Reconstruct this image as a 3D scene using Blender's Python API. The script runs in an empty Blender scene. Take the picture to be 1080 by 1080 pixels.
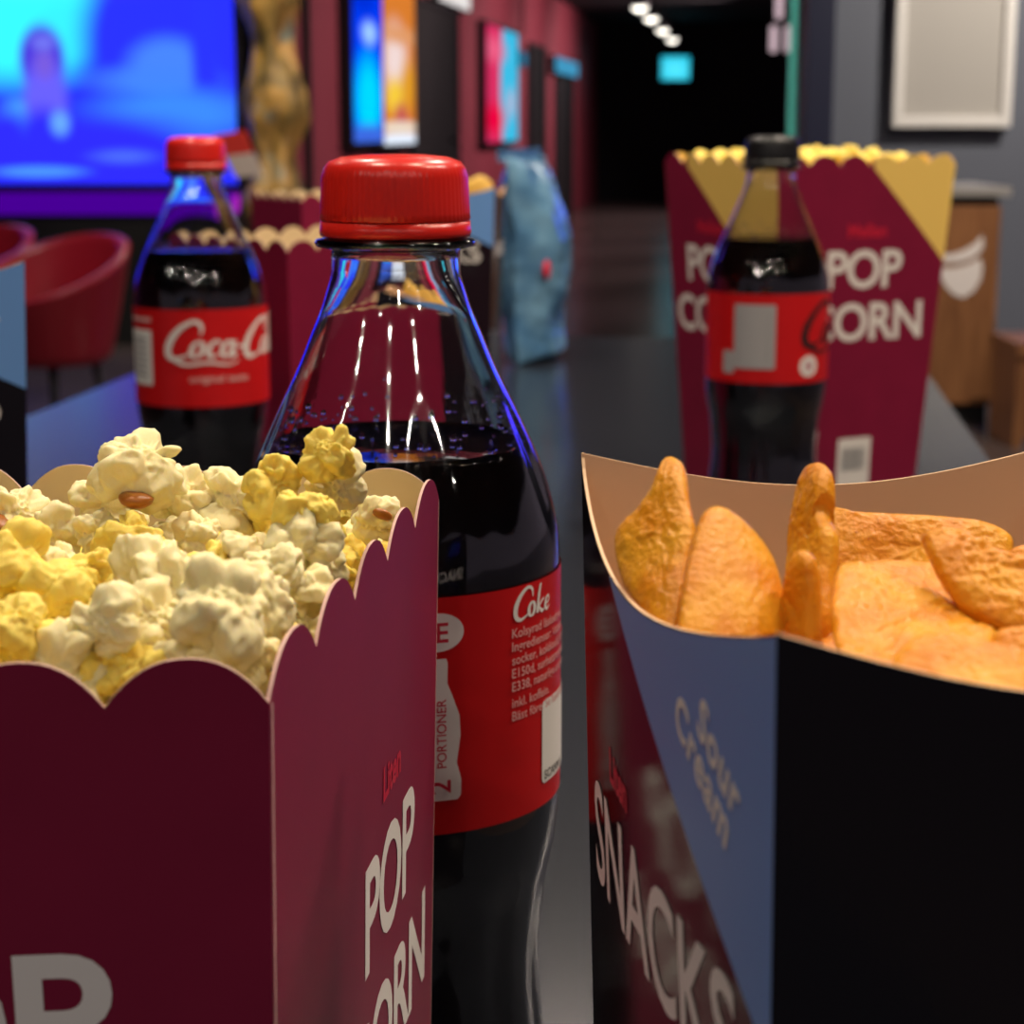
import bpy, bmesh, math, random
from mathutils import Vector, Matrix, noise as mnoise

random.seed(7)
scene = bpy.context.scene
C = scene.collection
R = math.radians
PI = math.pi

# ------------------------------------------------------------------ camera
ZT = 0.90                      # table top height
CH = 0.237                     # camera above the table top
F = 2000.0                     # focal length in pixels of the 1080 frame
TILT = math.atan((540 - 131) / F)
cam_d = bpy.data.cameras.new('camera')
cam_d.sensor_width = 36.0
cam_d.lens = 36.0 * F / 1080.0
cam_d.clip_start = 0.01
cam_d.dof.use_dof = True
cam_d.dof.focus_distance = 0.305
cam_d.dof.aperture_fstop = 34.0
cam = bpy.data.objects.new('camera', cam_d)
C.objects.link(cam)
cam.location = (0, 0, ZT + CH)
cam.rotation_euler = (PI / 2 - TILT, 0, 0)
scene.camera = cam

# ------------------------------------------------------------------ world, exposure, lights
w = bpy.data.worlds.new('world')
scene.world = w
w.use_nodes = True
w.node_tree.nodes['Background'].inputs[0].default_value = (0.42, 0.34, 0.42, 1)
w.node_tree.nodes['Background'].inputs[1].default_value = 0.20
scene.view_settings.view_transform = 'Standard'
scene.view_settings.look = 'None'
scene.view_settings.exposure = 0.0
scene.view_settings.gamma = 1.0
scene.view_settings.use_curve_mapping = False


def spot(name, loc, target, power, color, size=R(80), blend=0.6, radius=0.035):
    d = bpy.data.lights.new(name, 'SPOT')
    d.energy = power
    d.color = color
    d.spot_size = size
    d.spot_blend = blend
    d.shadow_soft_size = radius
    o = bpy.data.objects.new(name, d)
    C.objects.link(o)
    o.location = loc
    o.rotation_euler = (Vector(target) - Vector(loc)).to_track_quat('-Z', 'Y').to_euler()
    return o


ZL = 2.58
WARM = (1.0, 0.80, 0.58)
# downlights in the ceiling of the bar (x, y, power, colour)
DOWN = [(0.42, 0.62, 41, WARM), (-0.35, 0.55, 45, (1.0, 0.88, 0.68)), (0.95, 0.45, 42, WARM),
        (0.55, 1.75, 62, (1.0, 0.86, 0.72)), (-0.45, 1.7, 34, (1.0, 0.86, 0.72)),
        (1.5, 3.2, 70, (1.0, 0.85, 0.7)), (0.1, 3.2, 20, (1.0, 0.86, 0.75)),
        (2.0, 5.7, 190, (1.0, 0.86, 0.74)), (-0.9, 4.6, 26, (1.0, 0.86, 0.75)),
        (-1.6, 6.0, 75, (1.0, 0.86, 0.78)), (-1.2, 2.4, 18, (1.0, 0.88, 0.75)), (1.25, 0.95, 62, (1.0, 0.86, 0.72)),  # first entry added to brighten the dark corner with the red chairs
        (-1.3, 8.3, 60, (1.0, 0.88, 0.75))]  # added near the placard only to brighten it
# larger lamps behind the camera (their streaks show on the bottle shoulders)
BACK = [(x_, y_, 10, (1.0, 0.9, 0.8)) for x_, y_ in ((-1.7, -1.0), (-0.95, -1.7), (-0.25, -1.35), (0.35, -2.2), (0.95, -1.3), (1.8, -1.6))]
for i, (x, y, p, c) in enumerate(BACK):
    spot('downlight_lamp', (x, y, ZL), (x, y + 0.001, 0), p, c, R(160), 0.3, 0.034)
for i, (x, y, p, c) in enumerate(DOWN):
    spot('downlight_lamp', (x, y, ZL), (x, y + 0.001, 0), p, c, R(150), 0.7, 0.10 if x > 0.9 and y < 1.0 else 0.026)
# unseen fill lights added to brighten the maroon corridor wall
for y_, p_ in ((9.0, 110), (12.0, 150), (15.0, 210), (18.0, 240), (21.0, 260), (24.0, 270)):
    spot('corridor_fill_light', (-2.42 + 0.126 * y_ + 2.3, y_ - 0.4, 2.52), (-2.42 + 0.126 * y_, y_ + 0.4, 0.8), p_, (1.0, 0.72, 0.72), R(115), 0.8, 0.03)

# ------------------------------------------------------------------ helpers


def U(px, py, D):
    """point seen at a pixel, at forward distance D (world metres)"""
    a = (px - 540) / F
    b = (540 - py) / F
    ct, st = math.cos(TILT), math.sin(TILT)
    d = Vector((a, ct + b * st, -st + b * ct))
    return Vector((0, 0, ZT + CH)) + d * (D / d.y)


def UZ(px, py, z):
    """point seen at a pixel, at world height z"""
    d = U(px, py, 1.0) - Vector((0, 0, ZT + CH))
    return Vector((0, 0, ZT + CH)) + d * ((z - ZT - CH) / d.z)


def lk(o, parent=None):
    C.objects.link(o)
    if parent:
        o.parent = parent
    return o


def tag(o, label=None, cat=None, group=None, kind=None):
    if label:
        o['label'] = label
    if cat:
        o['category'] = cat
    if group:
        o['group'] = group
    if kind:
        o['kind'] = kind
    return o


def empty(name, loc=(0, 0, 0), rz=0.0):
    o = bpy.data.objects.new(name, None)
    o.empty_display_size = 0.02
    o.location = loc
    o.rotation_euler = (0, 0, rz)
    C.objects.link(o)
    return o


def mesh_obj(name, verts, faces, mats, parent=None, smooth=False, fmat=None, loc=None):
    me = bpy.data.meshes.new(name)
    me.from_pydata([tuple(v) for v in verts], [], faces)
    if not isinstance(mats, (list, tuple)):
        mats = [mats]
    for m in mats:
        me.materials.append(m)
    if fmat:
        me.polygons.foreach_set('material_index', fmat)
    if smooth:
        me.polygons.foreach_set('use_smooth', [True] * len(me.polygons))
    me.update()
    o = bpy.data.objects.new(name, me)
    if loc:
        o.location = loc
    return lk(o, parent)


def bm_obj(name, bm, mats, parent=None, smooth=False, loc=None):
    bmesh.ops.recalc_face_normals(bm, faces=bm.faces[:])
    me = bpy.data.meshes.new(name)
    bm.to_mesh(me)
    bm.free()
    if not isinstance(mats, (list, tuple)):
        mats = [mats]
    for m in mats:
        me.materials.append(m)
    if smooth:
        me.polygons.foreach_set('use_smooth', [True] * len(me.polygons))
    o = bpy.data.objects.new(name, me)
    if loc:
        o.location = loc
    return lk(o, parent)


def bx(bm, x0, x1, y0, y1, z0, z1, bevel=0.0, rot=None, at=None):
    m = Matrix.Translation(((x0 + x1) / 2, (y0 + y1) / 2, (z0 + z1) / 2)) @ Matrix.Diagonal((x1 - x0, y1 - y0, z1 - z0, 1))
    r = bmesh.ops.create_cube(bm, size=1, matrix=m)
    vs = r['verts']
    if bevel:
        es = list({e for v in vs for e in v.link_edges})
        rr = bmesh.ops.bevel(bm, geom=es, offset=bevel, segments=2, affect='EDGES', profile=0.7)
        vs = list({v for f in rr['faces'] for v in f.verts} | {v for v in vs if v.is_valid})
    if rot is not None:
        bmesh.ops.transform(bm, matrix=rot, verts=[v for v in vs if v.is_valid])
    return vs


def box(name, x0, x1, y0, y1, z0, z1, mat, parent=None, bevel=0.0, rot=None):
    bm = bmesh.new()
    bx(bm, x0, x1, y0, y1, z0, z1, bevel, rot)
    return bm_obj(name, bm, mat, parent)


def lathe(prof, seg=96, rmod=None, cap_bottom=False, cap_top=False):
    """verts, faces of a profile [(r, z)] spun about z"""
    vs, fs = [], []
    for (r, z) in prof:
        for k in range(seg):
            a = 2 * PI * k / seg
            rr = r if rmod is None else r + rmod(a, z, r)
            vs.append((rr * math.cos(a), rr * math.sin(a), z))
    for i in range(len(prof) - 1):
        for k in range(seg):
            k2 = (k + 1) % seg
            fs.append((i * seg + k, i * seg + k2, (i + 1) * seg + k2, (i + 1) * seg + k))
    if cap_bottom:
        fs.append(tuple(reversed(range(seg))))
    if cap_top:
        n = (len(prof) - 1) * seg
        fs.append(tuple(range(n, n + seg)))
    return vs, fs


def interp(tab, z):
    """smooth (monotone cubic) interpolation of a table of (z, r)"""
    if z <= tab[0][0]:
        return tab[0][1]
    if z >= tab[-1][0]:
        return tab[-1][1]
    n = len(tab)
    for i in range(n - 1):
        if tab[i][0] <= z <= tab[i + 1][0]:
            break

    def slope(j):
        if j == 0 or j == n - 1:
            return 0.0 if n < 3 else ((tab[1][1] - tab[0][1]) / (tab[1][0] - tab[0][0]) if j == 0 else
                                      (tab[-1][1] - tab[-2][1]) / (tab[-1][0] - tab[-2][0]))
        d0 = (tab[j][1] - tab[j - 1][1]) / (tab[j][0] - tab[j - 1][0])
        d1 = (tab[j + 1][1] - tab[j][1]) / (tab[j + 1][0] - tab[j][0])
        if d0 * d1 <= 0:
            return 0.0
        return 2 * d0 * d1 / (d0 + d1)
    z0, r0 = tab[i]
    z1, r1 = tab[i + 1]
    h = z1 - z0
    t = (z - z0) / h
    return ((2 * t**3 - 3 * t**2 + 1) * r0 + (t**3 - 2 * t**2 + t) * h * slope(i)
            + (-2 * t**3 + 3 * t**2) * r1 + (t**3 - t**2) * h * slope(i + 1))


# ------------------------------------------------------------------ materials
MATS = {}


def mat(name, col, rough=0.5, metal=0.0, spec=0.5, noise=0.0, nscale=40.0, bump=0.0, bscale=200.0,
        emit=None, estr=0.0, trans=0.0, ior=1.45, sss=0.0, sssr=(1, 0.6, 0.3), ssss=0.004, coat=0.0):
    m = bpy.data.materials.new(name)
    m.use_nodes = True
    nt = m.node_tree
    b = nt.nodes['Principled BSDF']
    b.inputs['Base Color'].default_value = (*col, 1)
    b.inputs['Roughness'].default_value = rough
    b.inputs['Metallic'].default_value = metal
    b.inputs['IOR'].default_value = ior
    b.inputs['Specular IOR Level'].default_value = spec
    b.inputs['Transmission Weight'].default_value = trans
    b.inputs['Coat Weight'].default_value = coat
    if sss:
        b.inputs['Subsurface Weight'].default_value = sss
        b.inputs['Subsurface Radius'].default_value = sssr
        b.inputs['Subsurface Scale'].default_value = ssss
    if emit:
        b.inputs['Emission Color'].default_value = (*emit, 1)
        b.inputs['Emission Strength'].default_value = estr
    tc = nt.nodes.new('ShaderNodeTexCoord')
    if noise:
        n = nt.nodes.new('ShaderNodeTexNoise')
        n.inputs['Scale'].default_value = nscale
        n.inputs['Detail'].default_value = 4
        nt.links.new(tc.outputs['Object'], n.inputs['Vector'])
        mx = nt.nodes.new('ShaderNodeMix')
        mx.data_type = 'RGBA'
        mx.inputs[6].default_value = (*[c * (1 - noise) for c in col], 1)
        mx.inputs[7].default_value = (*[min(1, c * (1 + noise)) for c in col], 1)
        nt.links.new(n.outputs['Fac'], mx.inputs[0])
        nt.links.new(mx.outputs[2], b.inputs['Base Color'])
    if bump:
        n2 = nt.nodes.new('ShaderNodeTexNoise')
        n2.inputs['Scale'].default_value = bscale
        n2.inputs['Detail'].default_value = 3
        nt.links.new(tc.outputs['Object'], n2.inputs['Vector'])
        bp = nt.nodes.new('ShaderNodeBump')
        bp.inputs['Strength'].default_value = bump
        bp.inputs['Distance'].default_value = 0.001
        nt.links.new(n2.outputs['Fac'], bp.inputs['Height'])
        nt.links.new(bp.outputs['Normal'], b.inputs['Normal'])
    MATS[name] = m
    return m


def screen_mat(name, base, blobs, strength):
    """a lit picture: soft ellipses (cx, cy, rx, ry, soft, colour) over a base colour, in UV"""
    m = bpy.data.materials.new(name)
    m.use_nodes = True
    nt = m.node_tree
    nt.nodes.clear()
    out = nt.nodes.new('ShaderNodeOutputMaterial')
    em = nt.nodes.new('ShaderNodeEmission')
    em.inputs[1].default_value = strength
    nt.links.new(em.outputs[0], out.inputs[0])
    tc = nt.nodes.new('ShaderNodeTexCoord')
    last = None
    for (cx, cy, rx, ry, soft, col) in blobs:
        s = nt.nodes.new('ShaderNodeVectorMath')
        s.operation = 'SUBTRACT'
        s.inputs[1].default_value = (cx, cy, 0)
        nt.links.new(tc.outputs['UV'], s.inputs[0])
        d = nt.nodes.new('ShaderNodeVectorMath')
        d.operation = 'DIVIDE'
        d.inputs[1].default_value = (rx, ry, 1)
        nt.links.new(s.outputs[0], d.inputs[0])
        ln = nt.nodes.new('ShaderNodeVectorMath')
        ln.operation = 'LENGTH'
        nt.links.new(d.outputs[0], ln.inputs[0])
        mr = nt.nodes.new('ShaderNodeMapRange')
        mr.interpolation_type = 'SMOOTHSTEP'
        mr.inputs[1].default_value = 1 - soft
        mr.inputs[2].default_value = 1 + soft
        mr.inputs[3].default_value = 1
        mr.inputs[4].default_value = 0
        nt.links.new(ln.outputs['Value'], mr.inputs[0])
        mx = nt.nodes.new('ShaderNodeMix')
        mx.data_type = 'RGBA'
        nt.links.new(mr.outputs[0], mx.inputs[0])
        if last is None:
            mx.inputs[6].default_value = (*base, 1)
        else:
            nt.links.new(last, mx.inputs[6])
        mx.inputs[7].default_value = (*col, 1)
        last = mx.outputs[2]
    if last is None:
        em.inputs[0].default_value = (*base, 1)
    else:
        nt.links.new(last, em.inputs[0])
    return m


def uvquad(name, p00, p10, p11, p01, m, parent=None):
    o = mesh_obj(name, [p00, p10, p11, p01], [(0, 1, 2, 3)], m, parent)
    uv = o.data.uv_layers.new(name='UVMap')
    for i, c in enumerate([(0, 0), (1, 0), (1, 1), (0, 1)]):
        uv.data[i].uv = c
    return o


M_maroon = mat('maroon_card', (0.24, 0.010, 0.045), 0.42, spec=0.35, noise=0.12, nscale=60, bump=0.02, bscale=900)
M_cream = mat('cream_card', (0.72, 0.56, 0.33), 0.6, noise=0.04, nscale=30)
M_yellowcard = mat('yellow_card', (1.0, 0.68, 0.17), 0.4)
M_edge = mat('card_edge', (0.62, 0.40, 0.36), 0.7)
M_blackcard = mat('black_card', (0.010, 0.009, 0.013), 0.11, bump=0.015, bscale=900)
M_tan = mat('tan_card_inside', (0.80, 0.55, 0.34), 0.6)
M_bluecard = mat('blue_print', (0.16, 0.36, 0.78), 0.34)
M_white = mat('white_print', (0.88, 0.84, 0.80), 0.5)
M_redprint = mat('red_print', (0.62, 0.015, 0.05), 0.45)
M_greyprint = mat('grey_print', (0.35, 0.35, 0.36), 0.5)
M_blackprint = mat('black_print', (0.012, 0.012, 0.014), 0.5)
M_palered = mat('pale_red_print', (0.80, 0.42, 0.40), 0.5)
M_capred = mat('red_cap_plastic', (0.68, 0.018, 0.012), 0.28, sss=0.1, sssr=(1, 0.1, 0.05), ssss=0.002)
M_capblack = mat('black_cap_plastic', (0.010, 0.010, 0.012), 0.35)
M_labelred = mat('red_label_film', (0.62, 0.010, 0.012), 0.28, noise=0.10, nscale=70, bump=0.25, bscale=70)
M_glass = mat('clear_bottle', (1, 1, 1), 0.0, trans=1.0, ior=1.38, coat=1.0)
M_glass.node_tree.nodes['Principled BSDF'].inputs['Coat Roughness'].default_value = 0.06
M_cola = mat('dark_cola', (0.004, 0.0015, 0.001), 0.03, spec=0.3)
M_table = mat('dark_grey_tabletop', (0.018, 0.020, 0.027), 0.20, noise=0.06, nscale=60)
M_blackmetal = mat('black_metal', (0.02, 0.02, 0.022), 0.4, metal=0.5)
M_floor = mat('dark_floor', (0.085, 0.066, 0.062), 0.20, noise=0.25, nscale=3)
M_ceil = mat('black_ceiling', (0.008, 0.009, 0.013), 0.8)
M_endwall = mat('black_end_wall', (0.010, 0.010, 0.014), 0.7)
M_redwall = mat('maroon_wall', (0.26, 0.040, 0.062), 0.55, noise=0.1, nscale=2)
M_greywall = mat('slate_wall', (0.112, 0.122, 0.155), 0.6, noise=0.06, nscale=3)
M_navy = mat('navy_column', (0.010, 0.012, 0.035), 0.4)
M_black = mat('flat_black', (0.006, 0.006, 0.007), 0.6)
M_chairred = mat('red_leather', (0.36, 0.014, 0.03), 0.35)

# ------------------------------------------------------------------ text and print


def text_geo(body, size, bold=0.0, space=1.0, shear=0.0, cuts=0.0):
    """a filled text as (verts2d, faces), left aligned on its baseline at x=0; cuts splits it for bending"""
    cu = bpy.data.curves.new('t', 'FONT')
    cu.body = body
    cu.size = size
    cu.offset = bold * size
    cu.space_character = space
    cu.shear = shear
    cu.resolution_u = 5
    ob = bpy.data.objects.new('t', cu)
    C.objects.link(ob)
    dg = bpy.context.evaluated_depsgraph_get()
    me = bpy.data.meshes.new_from_object(ob.evaluated_get(dg))
    bpy.data.objects.remove(ob)
    bpy.data.curves.remove(cu)
    bm = bmesh.new()
    bm.from_mesh(me)
    bpy.data.meshes.remove(me)
    if not bm.verts:
        bm.free()
        return [], []
    x0 = min(v.co.x for v in bm.verts)
    for v in bm.verts:
        v.co.x -= x0
    bmesh.ops.triangulate(bm, faces=bm.faces[:])
    if cuts:
        x1 = max(v.co.x for v in bm.verts)
        x = cuts
        while x < x1:
            bmesh.ops.bisect_plane(bm, geom=bm.verts[:] + bm.edges[:] + bm.faces[:], plane_co=(x, 0, 0), plane_no=(1, 0, 0))
            x += cuts
        bmesh.ops.triangulate(bm, faces=bm.faces[:])
    bm.verts.index_update()
    vs = [(v.co.x, v.co.y) for v in bm.verts]
    fs = [tuple(v.index for v in f.verts) for f in bm.faces]
    bm.free()
    return vs, fs


def fit(geo, w=None, h=None):
    """scale text so that its ink is w wide and h tall, its lower left corner at 0"""
    vs, fs = geo
    x0 = min(v[0] for v in vs); x1 = max(v[0] for v in vs)
    y0 = min(v[1] for v in vs); y1 = max(v[1] for v in vs)
    sx = w / (x1 - x0) if w else None
    sy = h / (y1 - y0) if h else None
    sx = sx or sy or 1.0
    sy = sy or sx
    return [((v[0] - x0) * sx, (v[1] - y0) * sy) for v in vs], fs


def rect_geo(x0, x1, y0, y1, n=1):
    vs, fs = [], []
    for i in range(n + 1):
        x = x0 + (x1 - x0) * i / n
        vs += [(x, y0), (x, y1)]
    for i in range(n):
        fs.append((2 * i, 2 * i + 2, 2 * i + 3, 2 * i + 1))
    return vs, fs


def round_rect_geo(x0, x1, y0, y1, r, n=6):
    """fan of columns so it bends well"""
    cols = []
    for i in range(n + 1):
        a = PI / 2 * i / n
        cols.append((x0 + r - r * math.cos(a), r - r * math.sin(a)))
    m = max(2, int((x1 - x0 - 2 * r) / 0.0015))
    for i in range(1, m):
        cols.append((x0 + r + (x1 - x0 - 2 * r) * i / m, 0))
    for i in range(n + 1):
        a = PI / 2 * (1 - i / n)
        cols.append((x1 - r + r * math.cos(a), r - r * math.sin(a)))
    vs, fs = [], []
    for x, inset in cols:
        vs += [(x, y0 + inset), (x, y1 - inset)]
    for i in range(len(cols) - 1):
        fs.append((2 * i, 2 * i + 2, 2 * i + 3, 2 * i + 1))
    return vs, fs


def join(*geos):
    vs, fs = [], []
    for g in geos:
        b = len(vs)
        vs += g[0]
        fs += [tuple(i + b for i in f) for f in g[1]]
    return vs, fs


def shift(g, dx, dy, rot=0.0, s=1.0):
    c, sn = math.cos(rot), math.sin(rot)
    return [(dx + s * (x * c - y * sn), dy + s * (x * sn + y * c)) for x, y in g[0]], g[1]


def ribbon(pts, n=10):
    """a brush stroke through (x, y, width) points (Catmull-Rom)"""
    P = [pts[0]] + list(pts) + [pts[-1]]
    out = []
    for i in range(1, len(P) - 2):
        for k in range(n):
            t = k / n
            q = []
            for c in range(3):
                p0, p1, p2, p3 = P[i - 1][c], P[i][c], P[i + 1][c], P[i + 2][c]
                q.append(0.5 * (2 * p1 + (p2 - p0) * t + (2 * p0 - 5 * p1 + 4 * p2 - p3) * t * t + (3 * p1 - p0 - 3 * p2 + p3) * t**3))
            out.append(q)
    out.append(list(pts[-1]))
    vs, fs = [], []
    for i, (x, y, wd) in enumerate(out):
        a = out[max(0, i - 1)]
        b = out[min(len(out) - 1, i + 1)]
        dx, dy = b[0] - a[0], b[1] - a[1]
        L = math.hypot(dx, dy) or 1
        nx, ny = -dy / L, dx / L
        wd = max(wd, 0.015)
        vs += [(x + nx * wd / 2, y + ny * wd / 2), (x - nx * wd / 2, y - ny * wd / 2)]
    for i in range(len(out) - 1):
        fs.append((2 * i, 2 * i + 1, 2 * i + 3, 2 * i + 2))
    return vs, fs


def oval(cx, cy, rx, ry, wt, wn):
    pts = []
    for k in range(13):
        a = PI / 2 + 2 * PI * k / 12
        wd = wn + (wt - wn) * abs(math.cos(a))
        pts.append((cx + rx * math.cos(a), cy + ry * math.sin(a), wd))
    return ribbon(pts, 4)


def slant(g, k):
    return [(x + k * y, y) for x, y in g[0]], g[1]


def script_C():
    return ribbon([(0.98, 0.66, 0.05), (0.92, 0.92, 0.10), (0.66, 1.04, 0.12), (0.32, 0.84, 0.17), (0.10, 0.45, 0.22),
                   (0.14, 0.08, 0.18), (0.40, -0.06, 0.12), (0.78, 0.08, 0.05)])


def script_a(x):
    return join(oval(x + 0.16, 0.22, 0.15, 0.23, 0.15, 0.06),
                ribbon([(x + 0.34, 0.46, 0.11), (x + 0.33, 0.15, 0.14), (x + 0.40, 0.0, 0.10), (x + 0.54, 0.10, 0.04)]))


def script_logo():
    """flowing script wordmark, unit cap height"""
    g = [script_C(), oval(0.98, 0.22, 0.16, 0.23, 0.15, 0.06),
         ribbon([(1.62, 0.36, 0.06), (1.50, 0.47, 0.08), (1.34, 0.34, 0.14), (1.34, 0.10, 0.14), (1.48, 0.0, 0.09), (1.66, 0.10, 0.04)]),
         script_a(1.72), ribbon([(2.20, 0.26, 0.09), (2.44, 0.30, 0.09)]),
         shift(script_C(), 2.42, 0.0), oval(3.40, 0.22, 0.16, 0.23, 0.15, 0.06),
         ribbon([(3.62, 0.10, 0.05), (3.92, 0.72, 0.08), (3.86, 1.02, 0.08), (3.74, 0.80, 0.12), (3.72, 0.2, 0.14), (3.82, 0.0, 0.10), (3.98, 0.10, 0.04)]),
         script_a(4.04),
         ribbon([(0.30, -0.05, 0.10), (0.75, -0.22, 0.09), (1.4, -0.17, 0.08), (2.0, -0.24, 0.06), (2.35, -0.14, 0.03)]),
         ribbon([(3.30, 0.92, 0.05), (3.9, 1.16, 0.08), (4.3, 1.08, 0.06), (4.6, 1.16, 0.03)])]
    return slant(join(*g), 0.28)


def script_short():
    """the four letter wordmark"""
    g = [script_C(), oval(0.98, 0.22, 0.17, 0.24, 0.17, 0.08),
         ribbon([(1.50, 1.02, 0.06), (1.42, 0.9, 0.13), (1.36, 0.3, 0.16), (1.36, 0.0, 0.16)]),
         ribbon([(1.74, 0.46, 0.10), (1.46, 0.22, 0.08), (1.66, 0.02, 0.14), (1.82, 0.06, 0.05)]),
         ribbon([(1.90, 0.20, 0.07), (2.16, 0.28, 0.07), (2.12, 0.46, 0.08), (1.96, 0.42, 0.12), (1.90, 0.15, 0.15), (2.04, 0.0, 0.10), (2.26, 0.12, 0.04)])]
    return slant(join(*g), 0.12)


def barcode_geo(w, h, seed, horiz=False):
    rnd = random.Random(seed)
    gs = []
    x = 0.0
    while x < w:
        b = w * rnd.choice([0.012, 0.024, 0.036])
        if x + b > w:
            break
        gs.append(rect_geo(0, h, x, x + b) if horiz else rect_geo(x, x + b, 0, h))
        x += b + w * rnd.choice([0.012, 0.024])
    return join(*gs)


# ------------------------------------------------------------------ room
ZC = ZT + CH                       # eye height 1.137
LX0, LSL = -2.42, 0.126            # corridor wall: x = LX0 + LSL * y


def LW(px, off=0.0):
    """point of the corridor wall at pixel column px: (x, y)"""
    k = (px - 540) / F * math.cos(TILT)
    y = -LX0 / (LSL - k)
    return Vector((LX0 + LSL * y + off, y))


floor = mesh_obj('floor', [(-6, -4, 0), (9, -4, 0), (9, 32, 0), (-6, 32, 0)], [(0, 1, 2, 3)], M_floor)
tag(floor, kind='structure')
ceil_o = box('ceiling', -6, 9, -4, 32, 2.62, 2.70, M_ceil)
tag(ceil_o, kind='structure')


def wall_slab(name, a, b, z0, z1, m, th=0.1, side=-1):
    """upright slab from a to b (x, y), thickness to one side"""
    a = Vector(a); b = Vector(b)
    d = (b - a).normalized()
    n = Vector((-d.y, d.x)) * th * side * -1
    vs = []
    for z in (z0, z1):
        for p in (a, b, b + n, a + n):
            vs.append((p.x, p.y, z))
    fs = [(3, 2, 1, 0), (4, 5, 6, 7), (0, 1, 5, 4), (1, 2, 6, 5), (2, 3, 7, 6), (3, 0, 4, 7)]
    o = mesh_obj(name, vs, fs, m)
    bm = bmesh.new(); bm.from_mesh(o.data)
    bmesh.ops.recalc_face_normals(bm, faces=bm.faces[:]); bm.to_mesh(o.data); bm.free()
    tag(o, kind='structure')
    return o


pA = LW(312); pB = Vector((LX0 + LSL * 29.5, 29.5))
wall_slab('wall_left', (pA.x, pA.y), (pB.x, pB.y), 0, 2.62, M_redwall)
wall_slab('wall_back', (pB.x - 0.2, 29.6), (8.0, 29.6), 0, 2.62, M_endwall)
wall_slab('wall_screen', (-6, 10.35), (pA.x + 0.06, 10.35), 0, 2.62, M_black)
wall_slab('wall_right', (1.44, 8.85), (6.0, 8.85), 0, 2.62, M_greywall)
wall_slab('wall_side', (-6, -2), (-6, 10.3), 0, 2.62, M_redwall, side=-1)
col_o = box('trim_1', 1.315, 1.44, 8.7, 8.95, 0, 2.62, M_navy)
tag(col_o, kind='structure')

# glass partition running back from the navy column
gl = empty('glass_partition', (1.262, 8.75, 0))
box('glass_pane', 0.0, 0.012, 0.02, 3.2, 0.06, 2.5, mat('partition_glass', (0.75, 0.9, 0.9), 0.02, trans=1.0, ior=1.3), gl, rot=Matrix.Rotation(R(-7.2), 4, 'Z'))
box('pane_edge', -0.014, 0.026, 0.0, 0.02, 0.06, 2.5, mat('green_glass_edge', (0.10, 0.55, 0.48), 0.3, emit=(0.02, 0.16, 0.14), estr=0.0), gl)
box('floor_rail', -0.03, 0.04, 0.0, 3.2, 0.0, 0.06, M_blackmetal, gl, rot=Matrix.Rotation(R(-7.2), 4, 'Z'))
tag(gl, 'glass partition with a green edge beside the navy column', 'partition')


def on_left_wall(px0, px1, z0, z1, off):
    a, b = LW(px0), LW(px1)
    n = Vector((1, -LSL)).normalized() * off
    return [Vector((a.x + n.x, a.y + n.y, z0)), Vector((b.x + n.x, b.y + n.y, z0)),
            Vector((b.x + n.x, b.y + n.y, z1)), Vector((a.x + n.x, a.y + n.y, z1))]


def wall_box(name, px0, px1, z0, z1, m, parent, o0=0.0, o1=0.06):
    A = on_left_wall(px0, px1, z0, z1, o0)
    B = on_left_wall(px0, px1, z0, z1, o1)
    fs = [(0, 1, 2, 3), (7, 6, 5, 4), (0, 4, 5, 1), (1, 5, 6, 2), (2, 6, 7, 3), (3, 7, 4, 0)]
    return mesh_obj(name, A + B, fs, m, parent)


def lightbox(name, px0, px1, z0, z1, m, label, depth=0.08):
    root = empty(name)
    wall_box('case', px0, px1, z0, z1, M_blackmetal, root, 0.0, depth)
    q = on_left_wall(px0 + 0.7, px1 - 0.7, z0 + 0.03, z1 - 0.03, depth + 0.004)
    uvquad('display', q[0], q[1], q[2], q[3], m, root)
    tag(root, label, 'poster')
    return root


lightbox('poster_lightbox', 358, 391, 1.0, 2.3,
         screen_mat('blue_poster', (0.0, 0.05, 1.0), [(0.5, 0.20, 0.42, 0.20, 0.6, (0.0, 0.75, 1.3)), (0.55, 0.52, 0.22, 0.05, 0.8, (0.4, 0.7, 1.3)),
                                                      (0.5, 0.02, 0.9, 0.06, 0.6, (0.05, 0.15, 0.8)), (0.3, 0.75, 0.5, 0.12, 0.9, (0.0, 0.02, 0.6))], 0.95),
         'blue glowing poster, the left of the two side by side on the maroon wall')
lightbox('poster_lightbox', 391, 426, 0.98, 2.3,
         screen_mat('orange_poster', (0.75, 0.22, 0.03), [(0.35, 0.42, 0.36, 0.16, 0.7, (0.95, 0.75, 0.72)), (0.35, 0.24, 0.28, 0.09, 0.6, (1.0, 0.65, 0.05)),
                                                          (0.55, 0.14, 0.22, 0.07, 0.6, (0.6, 0.10, 0.10)), (0.5, 0.55, 0.8, 0.04, 0.9, (0.8, 0.35, 0.15)),
                                                          (0.75, 0.30, 0.2, 0.12, 0.7, (0.8, 0.36, 0.02)), (0.5, 0.0, 1.2, 0.055, 0.3, (0.9, 1.0, 1.15)), (0.5, 0.085, 0.8, 0.03, 0.5, (0.9, 0.75, 0.6))], 0.95),
         'orange and white glowing poster right of the blue one')
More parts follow.
